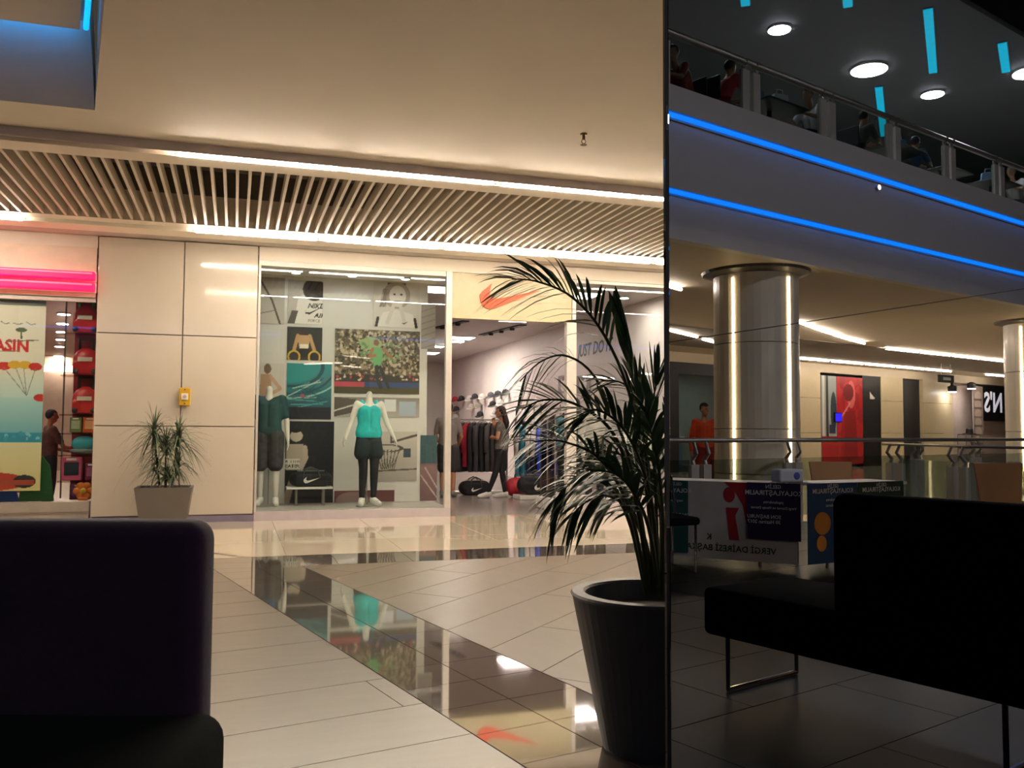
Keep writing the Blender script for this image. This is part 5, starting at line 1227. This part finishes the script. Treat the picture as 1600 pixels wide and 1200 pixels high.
struct(box(-6, YS + .1, 8.6, 46, YS + .2, 14), 'wall_roof_side', M('roof_dark'))

# ------------------------------------------------------------------ upper storey diners
ZU = 5.35
def table_up(label, px, py, wd=.8):
    p = Q(px, py, 2, ZU + .74)
    t = thing('dining_table', label, 'table', (p.x, p.y, ZU), 0, 'tables on the upper storey')
    MB().rbox((p.x, p.y, ZU + .735), (wd, wd, .03), .008).build('tabletop', M('table_dark', '#35342f', .4), t)
    MB().tube([(p.x, p.y, ZU + .03), (p.x, p.y, ZU + .72)], .035, 10).build('pedestal', m_dark, t)
    MB().lathe([(.24, 0), (.24, .015), (.05, .03)], (p.x, p.y, ZU), 18).build('base', m_dark, t)
    return p
def chair_up(label, x, y, rz):
    t = thing('dining_chair', label, 'chair', (x, y, ZU), rz, 'chairs on the upper storey')
    m = M('chair_dark', '#22262c', .5)
    MB().rbox((0, 0, .44), (.42, .42, .04), .015).build('seat', m, t, w=False)
    MB().rbox((0, -.2, .72), (.42, .03, .34), .012).build('backrest', m, t, w=False)
    for a in (-.18, .18):
        for b in (-.18, .18): MB().tube([(a, b, 0), (a, b, .42)], .012, 6).build('leg', m_grey, t, w=False)
def ux(px, py, y): return Q(px, py, 1, y).x
ppl = [(ux(1122, 140, -4.75), -4.75, -pi / 2, '#b3303a', 'diner in a red shirt leaning over the table upstairs', '#1a1412'),
       (ux(1072, 110, -4.9), -4.9, pi / 2, '#8a3a30', 'diner in a rust top beside the mirror edge upstairs', '#2a1a14'),
       (ux(1278, 170, -4.7), -4.7, pi / 2, '#cfd2d8', 'diner in a white shirt bending over upstairs', '#120f0e'),
       (ux(1335, 195, -4.75), -4.75, -pi / 2, '#4a4a44', 'diner in a dark jacket near the middle of the upper railing', '#1a1412'),
       (ux(1418, 225, -4.9), -4.9, -pi / 2, '#2c4a70', 'diner in a navy top at the fourth upstairs table', '#1a1412'),
       (ux(1590, 275, -4.7), -4.7, pi / 2, '#9d9a96', 'diner in a grey top at the right end of the upper railing', '#15100e')]
tb = []
for i, (x, y) in enumerate((((ppl[0][0] + ppl[2][0]) / 2, -4.75), (ppl[3][0] + 1.15, -4.75), (ppl[4][0] + 1.15, -4.9), (ppl[5][0] - 1.15, -4.7))):
    q = Vector((x, y, 0))
    t = thing('dining_table', '%s dark table behind the upper railing counted from the mirror edge' % ORD[i], 'table', (x, y, ZU), 0, 'tables on the upper storey')
    MB().rbox((x, y, ZU + .735), (.95, .75, .03), .008).build('tabletop', M('table_dark', '#35342f', .4), t)
    MB().tube([(x, y, ZU + .03), (x, y, ZU + .72)], .035, 10).build('pedestal', m_dark, t)
    MB().lathe([(.24, 0), (.24, .015), (.05, .03)], (x, y, ZU), 18).build('base', m_dark, t)
for i, (x, y, rz, c, lb, hc) in enumerate(ppl):
    chair_up('%s chair under the upstairs diners counted from the mirror edge' % ORD[i], x, y, rz)
    person('person', lb, 'person', (x, y, ZU), rz, seated(.22), top=(M('dtop' + c, c, .8), ''), bottom=(M('jean_dark', '#1c2230', .8), .01), shoes=m_dark, skin='#a87b5e', hair=hc, sleeve=.6, voxel=.016)
# bags and papers on the tables
for i, (x, y, c) in enumerate((((ppl[0][0] + ppl[2][0]) / 2 - .3, -4.75, '#5f86b5'), ((ppl[0][0] + ppl[2][0]) / 2 + .12, -4.65, '#d8dade'), (ppl[3][0] + 1.25, -4.7, '#4a78c0'), (ppl[5][0] - 1.25, -4.7, '#8fb0d8'))):
    t = thing('carrier_bag', '%s carrier bag on the upstairs tables counted from the mirror edge' % ORD[i], 'bag', (x, y, ZU + .75), .3 * i, 'carrier bags upstairs')
    b = MB().prism([(-.14, 0), (.14, 0), (.12, .22), (-.12, .22)], (0, .05, 0), (1, 0, 0), (0, 0, 1), .1); b.build('bag_body', M('bag' + c, c, .5), t, w=False, bevel=.01)
    MB().tube([(-.06, 0, .22), (-.05, 0, .3), (.05, 0, .3), (.06, 0, .22)], .006, 6).build('handle', m_white, t, w=False)

# people on the far walkway
person('person', 'walker in an orange red top behind the far railing', 'person', (11.35, -7.0, 0), .6, standing(look=(.4, 1, 0)), top=(M('top_orange', '#c0421c', .8), ''), bottom=(M('bott_red', '#7d2114', .8), .02), shoes=m_dark, skin='#a87b5e', hair='#1a1412', s=1.0, sleeve=1)
person('person', 'person in a white cap inside the far teal shop', 'person', (19.9, -16.4, 0), .3, standing(), top=(M('top_black', '#141416', .8), ''), bottom=(M('jean_dark'), .01), shoes=m_dark, skin='#8a6048', hair='#1a1412', cap=M('cap_white', '#dcdcdc', .7), s=1.02)

# ------------------------------------------------------------------ tables with tax office banners (text reads right way round; the mirror turns it)
m_cloth = M('cloth_white', '#c8c4bf', .7, var=.03)
tA = [Vector((5.42, -2.5, 0)), Vector((6.0, -1.22, 0))]; tB = [Vector((6.02, -1.18, 0)), Vector((7.35, -.98, 0))]
dA = (tA[1] - tA[0]).normalized(); nA = Vector((-dA.y, dA.x, 0)); 
if nA.x > 0: nA = -nA                                       # towards the camera side
dB = (tB[1] - tB[0]).normalized(); nB = Vector((-dB.y, dB.x, 0))
if nB.y < 0: nB = -nB
def ftable(label, p0, p1, n_, dp=.6):
    d = (p1 - p0).normalized(); L = (p1 - p0).length; c = (p0 + p1) / 2 - n_ * dp / 2; ang = atan2(d.y, d.x)
    t = thing('folding_table', label, 'table', (c.x, c.y, 0))
    MB().rbox((c.x, c.y, .735), (L, dp, .03), .006, ang).build('tabletop', m_white, t)
    for a in (-.45, .45):
        for b in (-.4, .4):
            q = c + d * L * a + n_ * dp * b; MB().tube([(q.x, q.y, 0), (q.x, q.y, .72)], .016, 8).build('leg', m_grey, t)
    return t
ftable('white folding table carrying the banners in the mirror', tA[0], tA[0] + dA * 1.12, nA, .45)
ftable('second folding table behind the blue banner in the mirror', tB[0] + dB * .28, tB[1], nB, .45)
WT = M('letter_white', '#d8d6d2', .6)
def banner(label, o, u, n_, wd, ztop, hgt, col, build, name='hanging_banner'):
    """o: left edge as read, hanging down from ztop on the face n_"""
    t = thing(name, label, 'banner', (o.x + u.x * wd / 2, o.y + u.y * wd / 2, ztop - hgt), 0, 'banners on the folding tables')
    b = Vector((o.x, o.y, ztop - hgt))
    MB().prism([(0, 0), (wd, 0), (wd, hgt), (0, hgt)], b, u, (0, 0, 1), .004).build('banner_cloth', M('ban' + col, col, .6, var=.08), t)
    build(t, lambda x, z: b + u * x * wd + Vector((0, 0, z * hgt)), u)
    return t
uA = -dA if (-dA).cross(Vector((0, 0, 1))).dot(nA) > 0 else dA
uB = -dB if (-dB).cross(Vector((0, 0, 1))).dot(nB) > 0 else dB
UPV = Vector((0, 0, 1))
def std(size, lines):
    def f(t, at, u):
        for (s_, x, z, k) in lines: text('lettering', s_, size * k, at(x, z), u, UPV, WT, t, lift=.007, bold=.012)
    return f
def startA(s_): return (tA[0] + dA * s_) if uA.dot(dA) > 0 else (tA[0] + dA * s_)
LA = (tA[1] - tA[0]).length; LB = (tB[1] - tB[0]).length
def posA(px):                                              # distance along table A for a mirror pixel
    best = min(range(0, 201), key=lambda i: abs(mpx(tA[0] + dA * LA * (i / 200 * 1.2 - .1) + Vector((0, 0, .7))) - px)); return LA * (best / 200 * 1.2 - .1)
def mpx(q):
    im = q - 2 * (q - ME).dot(MN) * MN; v = im - CAM; return 800 + F * v.dot(RT) / v.dot(FW)
def posB(px):
    best = min(range(0, 201), key=lambda i: abs(mpx(tB[0] + dB * LB * (i / 200 * 1.2 - .1) + Vector((0, 0, .7))) - px)); return LB * (best / 200 * 1.2 - .1)
def spanA(p0, p1):
    a, b = posA(p0), posA(p1); lo_, hi_ = min(a, b), max(a, b)
    return (tA[0] + dA * hi_ if uA.dot(dA) < 0 else tA[0] + dA * lo_), hi_ - lo_
def spanB(p0, p1):
    a, b = posB(p0), posB(p1); lo_, hi_ = min(a, b), max(a, b)
    return (tB[0] + dB * hi_ if uB.dot(dB) < 0 else tB[0] + dB * lo_), hi_ - lo_
# white cloth with the red emblem
def emblem(t, at, u):
    red = M('emblem_red', '#a8202c', .6)
    def sh_(pts, name): MB().prism(pts, at(0, 0), u, UPV, .003).build(name, red, t).location
    W1 = (at(1, 0) - at(0, 0)).length
    o = at(0, 0) + u.cross(UPV) * .005
    def pg(pts, nm): MB().prism(pts, o, u, UPV, .003).build(nm, red, t)
    x0 = W1 * .36
    pg([(x0 - .02, .70), (x0 + .22, .70), (x0 + .12, .62), (x0 + .05, .5), (x0 + .02, .36), (x0 - .02, .22)], 'emblem_arc')
    pg([(x0 + .17 + .055 * cos(a * pi / 8), .585 + .07 * sin(a * pi / 8)) for a in range(16)], 'emblem_head')
    pg([(x0 + .08, .47), (x0 + .2, .47), (x0 + .17, .18), (x0 + .08, .18), (x0 + .115, .4)], 'emblem_body')
    text('lettering', 'VERGİ DAİRESİ BAŞKANLIĞI', .078, at(.58, .14), u, UPV, m_black, t, lift=.007, bold=.012)
    text('lettering', 'K', .078, at(.66, .28), u, UPV, m_black, t, lift=.007, bold=.012)
o_, w_ = spanA(1042, 1245)
banner('white table cloth with red emblem and black lettering in the mirror', o_ + nA * .006, uA, nA, w_, .752, .70, '#bdb9b4', emblem, 'table_cloth')
o_, w_ = spanA(1040, 1076)
banner('teal banner hanging at the left end of the white cloth', o_ + nA * .02, uA, nA, w_, .75, .66, '#1f4f4c', std(.055, [('GELİN', .5, .95, .7), ('KOLAYLAŞTIRALIM', .9, .86, 1), ('vergi borçları', .6, .72, .6), ('SON BAŞVURU', .5, .52, .8), ('30 Haziran 2017', .5, .46, .8)]))
o_, w_ = spanA(1168, 1252)
banner('purple banner draped over the white cloth in the mirror', o_ + nA * .03, uA, nA, w_, .757, .5, '#2a1b45', std(.058, [('GELİN', .5, .93, .8), ('KOLAYLAŞTIRALIM', .5, .82, 1), ('yapılandırma', .5, .66, .6), ('Vergi Dairesi ve Hesap Dairesi', .5, .56, .55), ('SON BAŞVURU', .68, .4, .75), ('30 Haziran 2017', .68, .31, .75)]))
def face_(t, at, u):
    std(.058, [('GELİN', .5, .96, .8), ('KOLAYLAŞTIRALIM', .5, .9, 1), ('yapılandırma', .5, .79, .6), ('hesap dairesi', .5, .72, .6)])(t, at, u)
    om = M('smile_orange', '#c9822c', .6)
    MB().prism([(.1 * cos(a * pi / 10), .1 * sin(a * pi / 10)) for a in range(20)], at(.72, .5) + u.cross(UPV) * .006, u, UPV, .003).build('round_mark', om, t)
    MB().prism([(.06 * cos(a * pi / 10), .07 * sin(a * pi / 10)) for a in range(20)], at(.74, .25) + u.cross(UPV) * .006, u, UPV, .003).build('round_mark', om, t)
o_, w_ = spanB(1258, 1336)
banner('blue banner with orange round marks behind the sofa in the mirror', o_ + nB * .02, uB, nB, w_, .757, .7, '#173a63', face_)
o_, w_ = spanB(1337, 1408)
banner('green banner peeking over the reflected sofa', o_ + nB * .02, uB, nB, w_, .757, .6, '#16361f', std(.058, [('GELİN', .5, .95, .8), ('KOLAYLAŞTIRALIM', .5, .88, 1)]))
# things lying on the tables
q = tB[0] + dB * .12 - nB * .3
t = thing('tissue_pack', 'small white and blue pack on the folding table in the mirror', 'pack', (q.x, q.y, .751), .3)
MB().rbox((0, 0, .06), (.26, .14, .12), .02).build('pack_body', M('pack_white', '#b8bcc8', .6), t, w=False)
MB().ell((.05, .07, .06), (.035, .01, .035), 10, 6).build('pack_mark', M('pack_blue', '#3a4a9c', .6), t, w=False)
# tan tub chairs
m_tan = M('chair_tan', '#b07f4c', .5, var=.05)
def tan_chair(label, x, y, rz):
    t = thing('wooden_chair', label, 'chair', (x, y, 0), rz, 'tan chairs by the tables')
    MB().rbox((0, 0, .44), (.44, .42, .03), .012).build('seat', m_tan, t, w=False)
    MB().prism([(-.2, .0), (.2, .0), (.24, .42), (-.24, .42)], (0, -.2, .47), (1, 0, 0), (0, -.15, 1), .02).build('backrest', m_tan, t, w=False, bevel=.008)
    for a in (-.18, .18):
        for b in (-.17, .17): MB().tube([(a, b, 0), (a * .9, b * .9, .43)], .012, 6).build('leg', m_chrome, t, w=False)
tan_chair('tan wooden chair between the tables and the railing in the mirror', 7.75, -1.95, .6)
tan_chair('tan wooden chair at the right edge of the mirror view', 9.0, -.85, .9)
# black stool with chrome frame
p = Vector((5.05, -1.9, 0))
t = thing('side_chair', 'black padded chair with chrome frame before the white cloth', 'chair', p, .3)
MB().rbox((0, 0, .44), (.46, .46, .07), .03).build('seat', m_sblack, t, w=False)
for a in (-.19, .19): MB().tube([(a, .2, .42), (a, .2, .012), (a, -.2, .012), (a, -.2, .42)], .012, 8).build('sled_leg', m_chrome, t, w=False)
MB().tube([(-.22, -.2, .46), (-.22, -.26, .8), (.22, -.26, .8), (.22, -.2, .46)], .012, 8).build('back_frame', m_chrome, t, w=False)
MB().rbox((0, -.26, .7), (.42, .04, .24), .015).build('backrest', m_sblack, t, w=False)
# ------------------------------------------------------------------ the sofa seen in the mirror
so = thing('sofa', 'black sofa on a chrome sled frame reflected in the mirror', 'sofa', (3.6, 1.0, 0))
a0 = Q(1097, 990, 2, .25); a1 = Q(1620, 1112, 2, .25)      # near lower edge of the seat
u_ = (Q(1500, 1088, 2, .25) - a0); u_.z = 0; u_.normalize(); v_ = Vector((u_.y, -u_.x, 0))
if v_.dot(Vector((1, -.6, 0))) < 0: v_ = -v_              # away from the mirror
ang = atan2(u_.y, u_.x); Ls = 1.5; Dp = .62
c = a0 + u_ * Ls / 2 + v_ * Dp / 2
MB().rbox((c.x, c.y, .36), (Ls, Dp, .22), .03, ang, 4).build('seat', m_sblack, so, smooth=True)
b0 = min((i * .01 for i in range(0, 200)), key=lambda s_: abs(mpx(a0 + u_ * s_ + Vector((0, 0, .5 - a0.z))) - 1292))
c = a0 + u_ * (b0 + (Ls - b0) / 2) + v_ * .1
MB().rbox((c.x, c.y, .67), (Ls - b0, .16, .56), .05, ang, 5).build('backrest', m_sblack, so, smooth=True)
for s_ in (.12, 1.35):
    q = a0 + u_ * s_
    MB().tube([Vector((q.x, q.y, .25)) + v_ * .04, Vector((q.x, q.y, .012)) + v_ * .04, Vector((q.x, q.y, .012)) + v_ * (Dp - .06), Vector((q.x, q.y, .25)) + v_ * (Dp - .06)], .011, 8).build('sled_leg', m_chrome, so)
